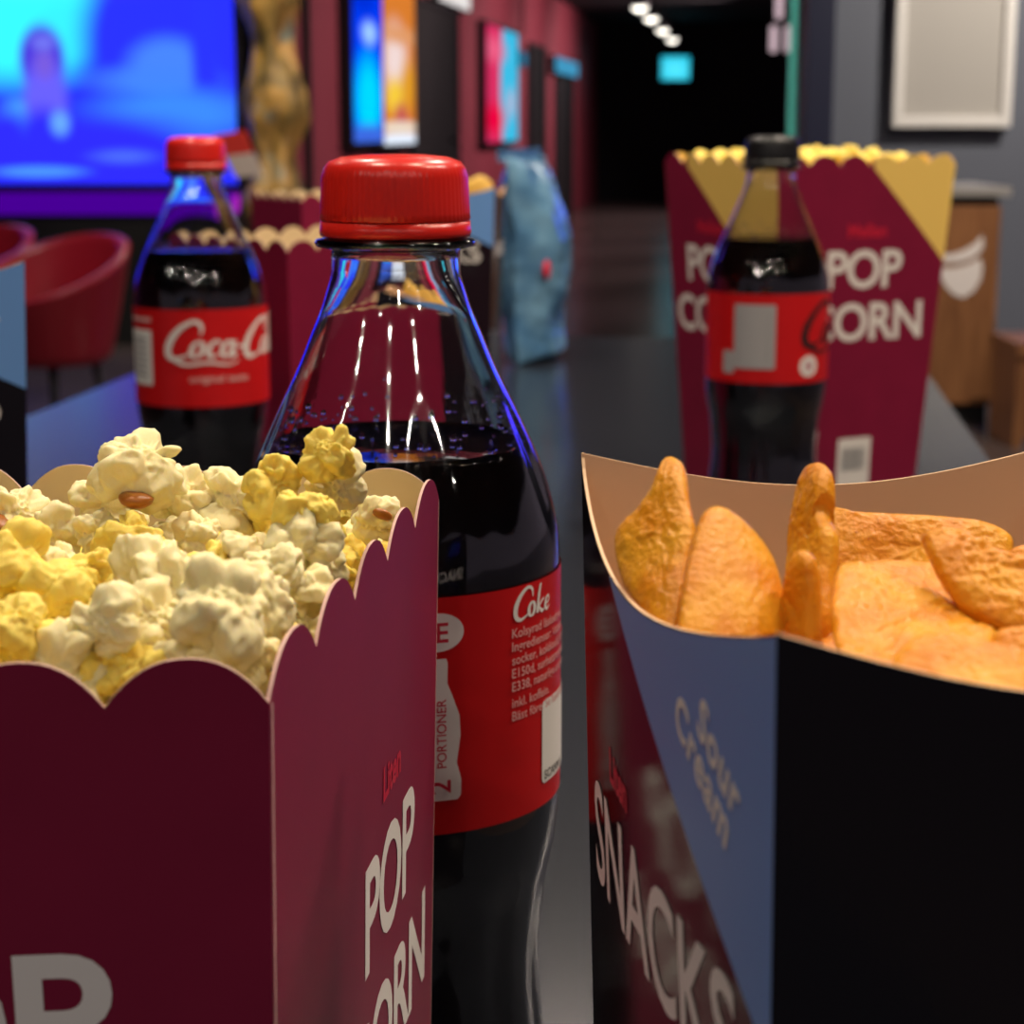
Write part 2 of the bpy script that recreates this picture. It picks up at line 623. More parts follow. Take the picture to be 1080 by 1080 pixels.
lightbox('poster_lightbox', 503, 538, 0.95, 2.02,
         screen_mat('red_cyan_poster', (0.75, 0.03, 0.13), [(0.86, 0.5, 0.46, 0.9, 0.12, (0.05, 0.55, 0.85)), (0.75, 0.35, 0.14, 0.12, 0.8, (0.45, 0.5, 0.7)),
                                                            (0.2, 0.2, 0.3, 0.12, 0.8, (0.9, 0.0, 0.05)), (0.2, 0.8, 0.3, 0.1, 0.8, (0.9, 0.12, 0.25))], 0.95),
         'red and cyan glowing poster beyond the dark doorway')


def wall_door(n, px0, px1, z1):
    root = wall_box('door_%d' % n, px0, px1, 0.0, z1, M_black, None, 0.0, 0.03)
    tag(root, kind='structure')
    for a, b, za, zb in ((px0 - 1, px0, 0, z1 + 0.03), (px1, px1 + 1, 0, z1 + 0.03), (px0, px1, z1, z1 + 0.03)):
        wall_box('door_frame', a, b, za, zb, M_endwall, root, 0.0, 0.05)
    A = on_left_wall(px1 - 6 * (px1 - px0) / 48, px1 - 4 * (px1 - px0) / 48, 1.0, 1.08, 0.06)
    wall_box('door_handle', px1 - 7 * (px1 - px0) / 48, px1 - 3 * (px1 - px0) / 48, 1.0, 1.03, M_blackmetal, root, 0.031, 0.07)


wall_door(1, 430, 478, 1.98)
wall_door(2, 556, 571, 1.95)
wall_door(3, 585, 600, 1.85)


def door_sign(px0, px1, z0, z1, col, s, label):
    root = empty('door_sign')
    wall_box('case', px0, px1, z0, z1, M_blackmetal, root, 0.0, 0.08)
    q = on_left_wall(px0 + 0.5, px1 - 0.5, z0 + 0.01, z1 - 0.01, 0.085)
    uvquad('display', q[0], q[1], q[2], q[3], screen_mat('sign_light', col, [], s), root)
    tag(root, label, 'sign')


door_sign(452, 486, 2.02, 2.22, (0.85, 0.80, 0.78), 1.0, 'white lit sign above the nearest dark doorway')
door_sign(578, 603, 1.72, 1.92, (0.06, 0.35, 0.60), 0.9, 'cyan lit sign above the last doorway of the corridor')
door_sign(540, 547, 1.70, 1.85, (0.06, 0.25, 0.45), 0.7, 'small dim cyan sign right of the red and cyan poster')

# exit sign at the end of the corridor
ex = U(712, 72, 28.9)
er = empty('exit_sign', ex)
box('case', -0.23, 0.23, -0.04, 0.04, -0.19, 0.19, M_blackmetal, er, 0.02)
uvquad('display', (-0.21, -0.045, -0.17), (0.21, -0.045, -0.17), (0.21, -0.045, 0.17), (-0.21, -0.045, 0.17),
       screen_mat('exit_light', (0.02, 0.62, 0.85), [(0.5, 0.45, 0.45, 0.4, 0.9, (0.10, 0.95, 1.2))], 0.9), er)
box('bracket', -0.02, 0.02, -0.02, 0.02, 0.19, 2.62 - ex.z, M_blackmetal, er)
tag(er, 'cyan glowing exit sign hanging at the dark corridor end', 'sign')

# ceiling spotlights along the corridor
spot_labels = ['nearest white spotlight of the row on the corridor ceiling', 'second nearest white spotlight of the corridor ceiling row',
               'third white spotlight of the corridor ceiling row', 'farthest white spotlight of the row on the corridor ceiling']
M_lamp = screen_mat('lamp_glow', (1.0, 0.93, 0.82), [], 4.0)
for (px, py), lb in zip([(675, 3), (687, 15), (699, 28), (709, 38)], spot_labels):
    D = F * 1.30 / (131 - py)
    p = U(px, py, D)
    r = empty('ceiling_spotlight', p)
    v, f = lathe([(0.02, 0.10), (0.075, 0.09), (0.085, -0.02), (0.075, -0.05)], 20)
    mesh_obj('housing', v, f, M_blackmetal, r, True)
    v, f = lathe([(0.082, -0.045), (0.06, -0.075), (0.02, -0.09), (0.001, -0.092)], 20)
    mesh_obj('lamp_face', v, f, M_lamp, r, True)
    box('stem', -0.012, 0.012, -0.012, 0.012, 0.09, 2.62 - p.z, M_blackmetal, r)
    tag(r, lb, 'spotlight', 'spotlights along the corridor ceiling')
M_pend = screen_mat('pendant_glow', (0.62, 0.45, 0.50), [], 1.0)
for (px, py), D, lb in (((816, 41), 14.0, 'farther pinkish cylinder pendant lamp right of the exit sign'),
                        ((822, 6), 10.1, 'nearer pinkish cylinder pendant lamp right of the exit sign')):
    p = U(px, py, D)
    r = empty('pendant_lamp', p)
    k = D / 14.0
    v, f = lathe([(0.001, -0.095 * k), (0.026 * k, -0.085 * k), (0.028 * k, 0.0), (0.026 * k, 0.085 * k), (0.001, 0.095 * k)], 20)
    mesh_obj('shade', v, f, M_pend, r, True)
    box('cord', -0.006, 0.006, -0.006, 0.006, 0.095 * k, 2.62 - p.z, M_blackmetal, r)
    tag(r, lb, 'lamp', 'pendant lamps by the glass partition')

# downlight trims for the ceiling lamps over the bar
for i, (x, y, p_, c) in enumerate(DOWN + BACK):
    v, f = lathe([(0.055, 0.0), (0.075, 0.0), (0.075, 0.02), (0.055, 0.02), (0.05, 0.03)], 24)
    o = mesh_obj('downlight_trim', v, f, M_blackmetal, None, True, loc=(x, y, 2.60))
    tag(o, 'round black recessed downlight in the ceiling over the bar tables', 'light', 'recessed ceiling downlights')

# --- big screen
SD = 10.0
sx0, sx1 = U(-420, 100, SD).x, U(248, 100, SD).x
sz0, sz1 = U(100, 194, SD).z, U(100, -160, SD).z
tv = empty('video_screen', ((sx0 + sx1) / 2, SD, sz0))
tvw = (sx1 - sx0) / 2


def tvu(px):
    return (U(px, 100, SD).x - sx0) / (sx1 - sx0)


def tvv(py):
    return (U(100, py, SD).z - sz0) / (sz1 - sz0)


def tvb(px, py, rx, ry, soft, col):
    return (tvu(px), tvv(py), rx / 668.0, ry / 354.0, soft, col)


DEEP = (0.025, 0.022, 1.0)
tvm = screen_mat('screen_picture', (0.02, 0.028, 1.0), [
    tvb(15, 10, 110, 75, 0.35, (0.035, 0.85, 1.15)),
    tvb(75, 30, 40, 30, 0.5, (0.035, 0.75, 1.1)),
    tvb(150, 45, 60, 90, 0.35, (0.02, 0.028, 1.0)),
    tvb(178, 70, 40, 30, 0.45, (0.055, 0.20, 1.0)),
    tvb(160, 85, 55, 14, 0.8, (0.05, 0.20, 1.0)),
    tvb(218, 60, 14, 80, 0.6, (0.02, 0.03, 1.0)),
    tvb(185, 120, 80, 25, 0.6, (0.04, 0.22, 1.0)),
    tvb(175, 148, 50, 12, 0.8, (0.04, 0.32, 1.05)),
    tvb(100, 165, 130, 42, 0.4, DEEP),
    tvb(20, 125, 20, 20, 0.6, (0.06, 0.35, 1.05)),
    tvb(5, 150, 25, 35, 0.5, DEEP),
    tvb(46, 62, 24, 36, 0.3, (0.06, 0.035, 0.62)),
    tvb(48, 105, 22, 40, 0.4, (0.12, 0.10, 0.85)),
    tvb(48, 68, 10, 16, 0.8, (0.16, 0.09, 0.62)),
    tvb(48, 45, 11, 8, 0.8, (0.14, 0.15, 0.75)),
    tvb(44, 145, 26, 30, 0.5, DEEP),
    tvb(62, 130, 9, 12, 0.8, (0.12, 0.35, 1.0)),
    tvb(128, 165, 30, 7, 0.8, (0.06, 0.12, 1.0)),
    tvb(38, 181, 46, 6, 0.5, (0.06, 0.25, 1.05)),
    tvb(40, -165, 460, 135, 0.25, (0.15, 0.06, 0.62)),
], 1.25)
uvquad('display', (-tvw, 0, 0), (tvw, 0, 0), (tvw, 0, sz1 - sz0), (-tvw, 0, sz1 - sz0), tvm, tv)
box('bezel', -tvw - 0.02, tvw + 0.03, 0.005, 0.09, -0.03, sz1 - sz0 + 0.02, M_black, tv)
# wall bracket carrying the screen
box('wall_bracket', -0.4, 0.4, 0.09, 0.26, 0.3, 0.6, M_blackmetal, tv)
tag(tv, 'large bright blue video screen on the dark wall behind the red chairs', 'screen')
lz0 = U(100, 228, SD).z
led = empty('glowing_ledge', ((sx0 + sx1) / 2, SD - 0.06, lz0))
box('light_strip', -tvw, tvw - 0.02, 0.0, 0.3, 0.01, sz0 - lz0 - 0.05, screen_mat('purple_led', (0.065, 0.0, 0.30), [], 1.0), led)
box('end_light', tvw - 0.02, tvw + 0.03, -0.01, 0.1, 0.02, sz0 - lz0 - 0.06, screen_mat('pink_led', (0.42, 0.02, 0.5), [], 1.0), led)
box('plinth', -tvw, tvw + 0.05, 0.02, 0.3, -lz0, 0.01, M_black, led)
tag(led, 'purple glowing ledge under the big blue screen', 'ledge')

sc2 = empty('video_screen', (3.75, 8.72, 1.25))
uvquad('display', (-1.15, 0, 0), (1.15, 0, 0), (1.15, 0, 1.2), (-1.15, 0, 1.2), screen_mat('second_picture', (0.03, 0.04, 1.0), [(0.3, 0.6, 0.3, 0.3, 0.7, (0.04, 0.2, 1.1)), (0.8, 0.3, 0.2, 0.3, 0.7, (0.06, 0.03, 0.8))], 3.0), sc2)
box('bezel', -1.18, 1.18, 0.005, 0.09, -0.03, 1.23, M_black, sc2)
tag(sc2, 'second blue video screen on the grey wall, right of the framed board', 'screen')

# lumpy gold pillar
gp = U(288, 100, 9.7)


def pillar():
    m = bpy.data.materials.new('gold_pillar')
    m.use_nodes = True
    nt = m.node_tree
    b = nt.nodes['Principled BSDF']
    b.inputs['Roughness'].default_value = 0.5
    tc = nt.nodes.new('ShaderNodeTexCoord')
    n = nt.nodes.new('ShaderNodeTexNoise')
    n.inputs['Scale'].default_value = 5.5
    n.inputs['Detail'].default_value = 4
    nt.links.new(tc.outputs['Object'], n.inputs['Vector'])
    cr = nt.nodes.new('ShaderNodeValToRGB')
    e = cr.color_ramp.elements
    e[0].position = 0.32; e[0].color = (0.045, 0.035, 0.012, 1)
    e[1].position = 0.72; e[1].color = (0.18, 0.24, 0.20, 1)
    x = e.new(0.46); x.color = (0.24, 0.16, 0.04, 1)
    x = e.new(0.58); x.color = (0.45, 0.26, 0.06, 1)
    nt.links.new(n.outputs['Fac'], cr.inputs['Fac'])
    nt.links.new(cr.outputs['Color'], b.inputs['Base Color'])
    prof = [(0.13 + 0.03 * math.sin(i * 0.5), 2.62 * i / 60) for i in range(61)]

    def rm(a, z, r):
        return 0.055 * mnoise.noise(Vector((math.cos(a) * 1.7, math.sin(a) * 1.7, z * 3.5))) + 0.02 * mnoise.noise(Vector((math.cos(a) * 5, math.sin(a) * 5, z * 11)))
    v, f = lathe(prof, 48, rm)
    o = mesh_obj('gold_pillar', v, f, m, None, True, loc=(gp.x, gp.y, 0))
    tag(o, 'lumpy gold and olive pillar right of the big blue screen', 'pillar')


pillar()
spot('pillar_fill_light', (gp.x + 0.1, gp.y - 0.6, 2.55), (gp.x, gp.y, 1.2), 70, (1.0, 0.85, 0.6), R(60), 0.6, 0.03)  # fill light without a fixture, added to brighten the pillar

# red and white placard by the screen corner
pl_c = U(251, 162, 9.3)
pr = empty('placard', pl_c)
s_ = 9.3 / F


def pp(px, py, yy):
    q = U(px, py, 9.3)
    return (q.x - pl_c.x, yy, q.z - pl_c.z)


def prism2(name, poly, y0, y1, m, parent):
    n = len(poly)
    vs = [pp(a, b, y0) for a, b in poly] + [pp(a, b, y1) for a, b in poly]
    fs = [tuple(range(n)), tuple(reversed(range(n, 2 * n)))] + [(i, i + n, (i + 1) % n + n, (i + 1) % n) for i in range(n)]
    o = mesh_obj(name, vs, fs, m, parent)
    return o


prism2('red_panel', [(224, 143), (258, 137), (267, 161), (238, 165)], -0.02, 0.02, mat('placard_red', (0.55, 0.03, 0.02), 0.5), pr)
prism2('white_panel', [(238, 165), (267, 161), (278, 185), (249, 187)], -0.02, 0.02, mat('placard_white', (0.55, 0.48, 0.42), 0.5), pr)
box('stand_pole', 0.0, 0.02, 0.02, 0.04, -pl_c.z, 0.0, M_blackmetal, pr)
box('stand_foot', -0.12, 0.14, -0.1, 0.16, -pl_c.z, -pl_c.z + 0.015, M_blackmetal, pr)
tag(pr, 'tilted red and white placard in front of the screen corner', 'placard')

# --- framed board on the grey wall
bz0 = U(1000, 134, 8.75).z
bx0, bx1 = U(942, 120, 8.75).x, U(1067, 120, 8.75).x
br = empty('wall_board', ((bx0 + bx1) / 2, 8.80, bz0))
bw = (bx1 - bx0) / 2
BH = 0.80
M_frame = mat('white_frame', (0.72, 0.69, 0.66), 0.5)
box('frame_bar', -bw, bw, -0.05, 0.04, 0, 0.05, M_frame, br, 0.008)
box('frame_bar', -bw, bw, -0.05, 0.04, BH - 0.05, BH, M_frame, br, 0.008)
box('frame_bar', -bw, -bw + 0.045, -0.05, 0.04, 0.05, BH - 0.05, M_frame, br, 0.008)
box('frame_bar', bw - 0.045, bw, -0.05, 0.04, 0.05, BH - 0.05, M_frame, br, 0.008)
box('board_panel', -bw + 0.045, bw - 0.045, -0.02, 0.04, 0.05, BH - 0.05, mat('board_beige', (0.40, 0.375, 0.345), 0.6), br)
tag(br, 'beige board in a thick white frame on the grey wall', 'board')
spot('board_fill_light', (2.6, 7.2, 2.5), (2.0, 8.8, 1.3), 200, (1.0, 0.9, 0.78), R(90), 0.7, 0.04)  # unseen light added to lift the framed board, no fixture

# --- wooden bin cabinet
M_wood = bpy.data.materials.new('brown_wood')
M_wood.use_nodes = True
nt = M_wood.node_tree
b_ = nt.nodes['Principled BSDF']
b_.inputs['Roughness'].default_value = 0.45
tc_ = nt.nodes.new('ShaderNodeTexCoord')
mp_ = nt.nodes.new('ShaderNodeMapping')
mp_.inputs['Scale'].default_value = (14, 14, 1.2)
nz_ = nt.nodes.new('ShaderNodeTexNoise')
nz_.inputs['Scale'].default_value = 3
nz_.inputs['Detail'].default_value = 5
cr_ = nt.nodes.new('ShaderNodeValToRGB')
cr_.color_ramp.elements[0].color = (0.19, 0.075, 0.026, 1)
cr_.color_ramp.elements[0].position = 0.3
cr_.color_ramp.elements[1].color = (0.36, 0.16, 0.06, 1)
cr_.color_ramp.elements[1].position = 0.75
nt.links.new(tc_.outputs['Object'], mp_.inputs['Vector'])
nt.links.new(mp_.outputs[0], nz_.inputs['Vector'])
nt.links.new(nz_.outputs['Fac'], cr_.inputs['Fac'])
nt.links.new(cr_.outputs['Color'], b_.inputs['Base Color'])
CD = 7.25
cx0, cx1 = U(940, 300, CD).x, U(1052, 300, CD).x
ctop = U(1000, 197, CD).z
cb = empty('bin_cabinet', ((cx0 + cx1) / 2, CD, 0))
cw = (cx1 - cx0) / 2
box('body', -cw, cw, 0.0, 0.55, 0.08, ctop - 0.07, M_wood, cb, 0.004)
box('dark_gap', -cw + 0.01, cw - 0.01, 0.01, 0.54, ctop - 0.07, ctop - 0.035, M_black, cb)
box('worktop', -cw - 0.02, cw + 0.03, -0.03, 0.58, ctop - 0.035, ctop, mat('grey_worktop', (0.34, 0.33, 0.31), 0.4), cb, 0.006)
box('kick_plinth', -cw + 0.03, cw - 0.01, 0.03, 0.52, 0.0, 0.08, M_black, cb)


def cab_print(name, poly, m):
    vs = [(U(a, b, CD).x - cb.location.x, -0.004, U(a, b, CD).z) for a, b in poly]
    n = len(vs)
    vs2 = [(x, 0.0, z) for x, y, z in vs]
    mesh_obj(name, vs + vs2, [tuple(range(n))] + [(i, i + n, (i + 1) % n + n, (i + 1) % n) for i in range(n)], m, cb)


top_c = [(992, 268), (1004, 268), (1016, 264), (1028, 257), (1036, 248), (1037, 257), (1035, 264), (1026, 272), (1014, 276), (1003, 277), (993, 276)]
bowl = [(991, 282), (1004, 283), (1020, 279), (1034, 272), (1036, 282), (1034, 295), (1027, 307), (1016, 314), (1006, 311), (997, 302), (992, 292)]
cab_print('emblem_band', top_c, M_white)
cab_print('emblem_bowl', bowl, M_white)
tag(cb, 'brown wooden bin cabinet with a white bowl emblem against the grey wall', 'cabinet')
# low wooden bench at the right edge
wb = empty('wooden_bench', (U(1120, 400, 6.7).x, 6.7, 0))
bxl = U(1071, 400, 6.7).x - wb.location.x
ztop = U(1075, 362, 6.7).z
box('seat', bxl, 0.5, 0.0, 0.38, ztop - 0.05, ztop, M_wood, wb, 0.006)
box('side_panel', bxl + 0.005, bxl + 0.04, 0.01, 0.37, 0.0, ztop - 0.05, M_wood, wb)
box('side_panel', 0.45, 0.49, 0.01, 0.37, 0.0, ztop - 0.05, M_wood, wb)
box('front_panel', bxl + 0.04, 0.45, 0.015, 0.035, 0.03, ztop - 0.05, M_wood, wb)
tag(wb, 'low brown wooden bench at the right edge beside the bin cabinet', 'bench')

# --- red tub chairs


def tub_chair(loc, rz, label):
    r = empty('tub_chair', loc, rz)
    n, mrow = 48, 14
    vo, fo = [], []

    def rim(a):
        return 0.63 + 0.11 * math.cos(a)

    def pt(a, t, off):
        z = 0.30 + (rim(a) - 0.30) * t
        rad = 0.205 + 0.085 * t ** 0.8 - off
        return (rad * math.cos(a), 1.02 * rad * math.sin(a), z)
    for off in (0.0, 0.035):
        for j in range(mrow + 1):
            for k in range(n):
                vo.append(pt(2 * PI * k / n, j / mrow, off))
    N = n * (mrow + 1)
    for j in range(mrow):
        for k in range(n):
            k2 = (k + 1) % n
            fo.append((j * n + k, j * n + k2, (j + 1) * n + k2, (j + 1) * n + k))
            fo.append((N + j * n + k, N + (j + 1) * n + k, N + (j + 1) * n + k2, N + j * n + k2))
    for k in range(n):
        k2 = (k + 1) % n
        fo.append((mrow * n + k, mrow * n + k2, N + mrow * n + k2, N + mrow * n + k))
        fo.append((k, N + k, N + k2, k2))
    mesh_obj('shell', vo, fo, M_chairred, r, True)
    v, f = lathe([(0.001, 0.285), (0.18, 0.285), (0.205, 0.30), (0.205, 0.31)], 40)
    mesh_obj('seat_base', v, f, M_chairred, r, True)
    v, f = lathe([(0.19, 0.36), (0.215, 0.40), (0.215, 0.44), (0.19, 0.465), (0.10, 0.475), (0.001, 0.478)], 40)
    mesh_obj('seat_cushion', v, f, M_chairred, r, True)
    for q in range(4):
        a = PI / 4 + q * PI / 2
        bm = bmesh.new()
        m = Matrix.Translation((0.17 * math.cos(a), 0.17 * math.sin(a), 0.148)) @ Matrix.Rotation(R(7) * math.sin(a), 4, 'X') @ Matrix.Rotation(-R(7) * math.cos(a), 4, 'Y')
        bmesh.ops.create_cone(bm, cap_ends=True, segments=14, radius1=0.010, radius2=0.018, depth=0.296, matrix=m)
        bm_obj('leg', bm, M_blackmetal, r, True)
    tag(r, label, 'chair', 'red tub chairs by the screen')
    return r


q = U(52, 300, 6.9)
tub_chair((q.x, 6.9, 0), R(58), 'red leather tub chair standing alone below the blue screen')
q = U(-42, 300, 7.5)
tub_chair((q.x, 7.5, 0), R(58), 'red leather tub chair cut off by the left picture edge')

# ------------------------------------------------------------------ table
TA = math.atan(0.123)
tb = empty('bar_table', (0, 0, 0))
far = UZ(660, 355, ZT).y


def tl(D):
    return (-0.592 + 0.123 * D, D)


def tr(D):
    return (0.178 + 0.123 * D, D)


def table_prism(name, pts, z0, z1, m):
    n = len(pts)
    bm = bmesh.new()
    lo = [bm.verts.new((x, y, z0)) for x, y in pts]
    hi = [bm.verts.new((x, y, z1)) for x, y in pts]
    bm.faces.new(lo); bm.faces.new(hi)
    for i in range(n):
        bm.faces.new((lo[i], lo[(i + 1) % n], hi[(i + 1) % n], hi[i]))
    return bm_obj(name, bm, m, tb)


top_pts = [tl(-0.12), tr(-0.12 - 0.095), tr(far - 0.095 + 0.05), tl(far + 0.05)]
o = table_prism('tabletop', top_pts, ZT - 0.035, ZT, M_table)
for D in (0.15, far - 0.35):
    for side in (0, 1):
        xs = (tl(D)[0] + 0.06) if side == 0 else (tr(D)[0] - 0.12)
        table_prism('leg', [(xs, D), (xs + 0.06, D), (xs + 0.06, D + 0.06), (xs, D + 0.06)], 0.0, ZT - 0.035, M_blackmetal)
tag(tb, 'long dark grey bar table carrying the boxes and bottles', 'table')

# ------------------------------------------------------------------ cartons
TH = 0.00045


class Panel:
    """one flat (slightly bowed) wall of a carton, seen from outside: s 0..1 left to right, z up"""

    def __init__(self, bl, br_, tl_, tr_, H, bow=0.0):
        self.c = [Vector(p) for p in (bl, br_, tl_, tr_)]
        self.H = H
        self.bow = bow
        d = self.c[1] - self.c[0]
        u = self.c[2] - self.c[0]
        self.n = d.cross(u).normalized()

    def P(self, s, z, off=0.0):
        t = z / self.H
        a = self.c[0].lerp(self.c[2], t)
        b = self.c[1].lerp(self.c[3], t)
        return a.lerp(b, s) + self.n * (off + self.bow * 4 * s * (1 - s) * max(0, min(1, t)))

    def width(self, z):
        return (self.P(1, z) - self.P(0, z)).length

    def wall(self, name, rim, mats, parent, n=96, th=TH):
        zs = [0.0, 0.35, 0.7, 1.0]
        vs, fs, fm = [], [], []
        R_ = len(zs)
        for off in (0.0, -th):
            for i in range(n + 1):
                s = i / n
                for k in zs:
                    vs.append(self.P(s, k * rim(s), off))
        N = (n + 1) * R_
        for i in range(n):
            for j in range(R_ - 1):
                a = i * R_ + j
                fs.append((a, a + R_, a + R_ + 1, a + 1)); fm.append(0)
                fs.append((N + a, N + a + 1, N + a + R_ + 1, N + a + R_)); fm.append(1)
            a = i * R_ + R_ - 1
            fs.append((a, a + R_, N + a + R_, N + a)); fm.append(2)
        for i in (0, n):
            for j in range(R_ - 1):
                a = i * R_ + j
                fs.append((a, a + 1, N + a + 1, N + a)); fm.append(2)
        return mesh_obj(name, vs, fs, mats, parent, False, fm)

    def region(self, name, s0, s1, lo, hi, m, parent, off=0.00005, n=48):
        vs, fs = [], []
        for i in range(n + 1):
            s = s0 + (s1 - s0) * i / n
            a, b = lo(s), hi(s)
            b = max(a, b)
            for k in range(5):
                vs.append(self.P(s, a + (b - a) * k / 4, off))
        for i in range(n):
            for k in range(4):
                a = i * 5 + k
                fs.append((a, a + 5, a + 6, a + 1))
        return mesh_obj(name, vs, fs, m, parent)

    def print(self, name, geo, s_at, z_at, m, parent, off=0.00012):
        """geo in metres, its origin put at (s_at, z_at)"""
        vs = []
        for x, y in geo[0]:
            z = z_at + y
            vs.append(self.P(s_at + x / self.width(z), z, off))
        return mesh_obj(name, vs, geo[1], m, parent)


def scallop(n, valley, depth):
    def f(s):
        x = (s * n) % 1.0
        if s >= 1.0:
            x = 1.0
        return valley + depth * max(0.0, 1 - abs(2 * x - 1) ** 2.3)
    return f


def bottom_plate(corners, m, parent):
    vs = [(x, y, 0.0006) for x, y in corners]
    vs2 = [(x, y, 0.0011) for x, y in corners]
    n = len(vs)
    mesh_obj('bottom', vs + vs2, [tuple(reversed(range(n))), tuple(range(n, 2 * n))] + [(i, (i + 1) % n, (i + 1) % n + n, i + n) for i in range(n)], m, parent)


def carton_panels(top, base_scale, H, bows=(0, 0, 0, 0)):
    """top: four (x, y) corners counter-clockwise seen from above -> panels front, right, back, left (for a box whose first edge is the front)"""
    cx = sum(p[0] for p in top) / 4
    cy = sum(p[1] for p in top) / 4
    bot = [(cx + (x - cx) * base_scale, cy + (y - cy) * base_scale) for x, y in top]
    ps = []
    for i in range(4):
        j = (i + 1) % 4
        ps.append(Panel((*bot[i], 0), (*bot[j], 0), (*top[i], H), (*top[j], H), H, bows[i]))
    return ps, bot


G_POP = fit(text_geo('POP', 0.02, 0.020, 0.94), h=0.018)
G_CORN = fit(text_geo('CORN', 0.02, 0.020, 0.94), h=0.018)
G_SMALL = fit(text_geo('Liten', 0.01, 0.034), h=0.0058)
G_MEDIUM = fit(text_geo('Mellan', 0.01, 0.034), h=0.0065)
G_SNACKS = fit(text_geo('SNACKS', 0.02, 0.012, 0.98), w=0.078, h=0.0150)


def gw(g):
    return max(v[0] for v in g[0])


def popcorn_carton(name, loc, rz, top, base_scale, valley, depth, counts, k, zpop, word, label, triangles=None, sc=0.66, barcode=None, texts=(0, 1, 2, 3), front_lift=0.0, group='popcorn cartons on the table'):
    scs = [sc, sc, sc, sc - (0.12 if triangles else 0.0)]
    r = empty(name, loc, rz)
    H = valley
    ps, bot = carton_panels(top, base_scale, H)
    for i, p in enumerate(ps):
        rim = scallop(counts[i], valley, depth)
        w_ = p.wall('side_panel', rim, [M_maroon, M_cream if not triangles else M_yellowcard, M_edge], r, n=counts[i] * 16)
        if triangles:
            s0, zlow = triangles[i % 2]
            p.region('yellow_corner', s0, 1.0, lambda s: valley - 0.0005 - (valley - zlow) * (s - s0) / (1 - s0) + (depth if s - s0 < 0.001 else 0), rim, M_yellowcard, w_)
        if i in texts:
            sc = scs[i]
            gp_, gc_ = shift(G_POP, 0, 0, 0, k), shift(G_CORN, 0, 0, 0, k)
            zp = zpop + (front_lift if i == 0 else 0.0)
            wd = p.width(zp)
            p.print('lettering', gp_, sc - gw(gp_) / 2 / wd, zp, M_white, w_)
            p.print('lettering', gc_, sc - gw(gc_) / 2 / p.width(zpop - 0.025 * k) - (0.0 if not triangles else -0.02), zp - 0.0245 * k, M_white, w_)
            if i == 0 and front_lift:
                continue
            gs = shift(word, 0, 0, 0, k)
            p.print('size_word', gs, sc - gw(gs) / 2 / wd, zpop + 0.0235 * k, M_redprint, w_)
    bottom_plate(bot, M_maroon, r)
    if barcode is not None:
        p = ps[barcode[0]]
        bs, bz = barcode[1:]
        lab = p.print('barcode_patch', round_rect_geo(0, 0.024, 0, 0.030, 0.001), bs, bz, M_white, r, 0.00025)
        p.print('barcode', shift(barcode_geo(0.018, 0.014, 3), 0, 0), bs + 0.003 / 0.1, bz + 0.010, M_greyprint, lab, 0.0004)
    tag(r, label, 'popcorn box', group)
    return r, ps


# front popcorn carton (world positions of its rim corners, taken from the picture)
hV = 0.1715
NR = Vector((U(284, 747, 0.21).x, 0.21))
FR = Vector((U(463, 520, 0.331).x, 0.331))
NL = NR + Vector((-0.112, -0.010))
FL = FR + Vector((-0.112, 0.008))
cen = (NR + FR + NL + FL) / 4
top = [tuple(p - cen) for p in (NL, NR, FR, FL)]
front_box, front_ps = popcorn_carton('popcorn_box', (cen.x, cen.y, ZT), 0, top, 0.94, hV, 0.0056, (6, 5, 6, 5), 1.0, 0.110, G_SMALL,
                                     'maroon scalloped popcorn box in the foreground, heaped with popcorn', front_lift=0.0135, sc=0.64)
front_ps[1].region('corner_seam', 0.0, 0.0055, lambda s: 0.0, lambda s: hV, M_edge, front_box, 0.0003, 1)

# right big carton with yellow corners
s0_ = U(822, 165, 1.09)
th_ = R(26.3)
Lb = 0.1257
n0 = Vector((s0_.x, 1.09))
n1 = n0 + Vector((math.cos(th_), math.sin(th_))) * Lb
n3 = n0 + Vector((-math.sin(th_), math.cos(th_))) * Lb
n2 = n1 + n3 - n0
cenb = (n0 + n2) / 2
topb = [tuple(p - cenb) for p in (n0, n1, n2, n3)]
big_box, big_ps = popcorn_carton('popcorn_box', (cenb.x, cenb.y, ZT), 0, topb, 0.80, 0.2135, 0.006, (6, 6, 6, 6), 1.27, 0.142, G_MEDIUM,
                                 'tall maroon popcorn box with yellow corners behind the black-capped bottle',
                                 triangles=[(0.52, 0.157), (0.20, 0.128)], sc=0.52, barcode=(0, 0.42, 0.022))

# small popcorn carton behind the left bottle
th2 = R(43)
n0 = Vector((U(303, 262, 1.0).x, 1.0))
n1 = n0 + Vector((math.cos(th2), math.sin(th2))) * 0.118
n3 = n0 + Vector((-math.sin(th2), math.cos(th2))) * 0.115
n2 = n1 + n3 - n0
c2 = (n0 + n2) / 2
popcorn_carton('popcorn_box', (c2.x, c2.y, ZT), 0, [tuple(p - c2) for p in (n0, n1, n2, n3)], 0.9, 0.1715, 0.0056, (6, 6, 6, 6), 1.0, 0.110, G_SMALL,
               'open maroon popcorn box behind the red-capped bottle on the left', texts=(1, 2))
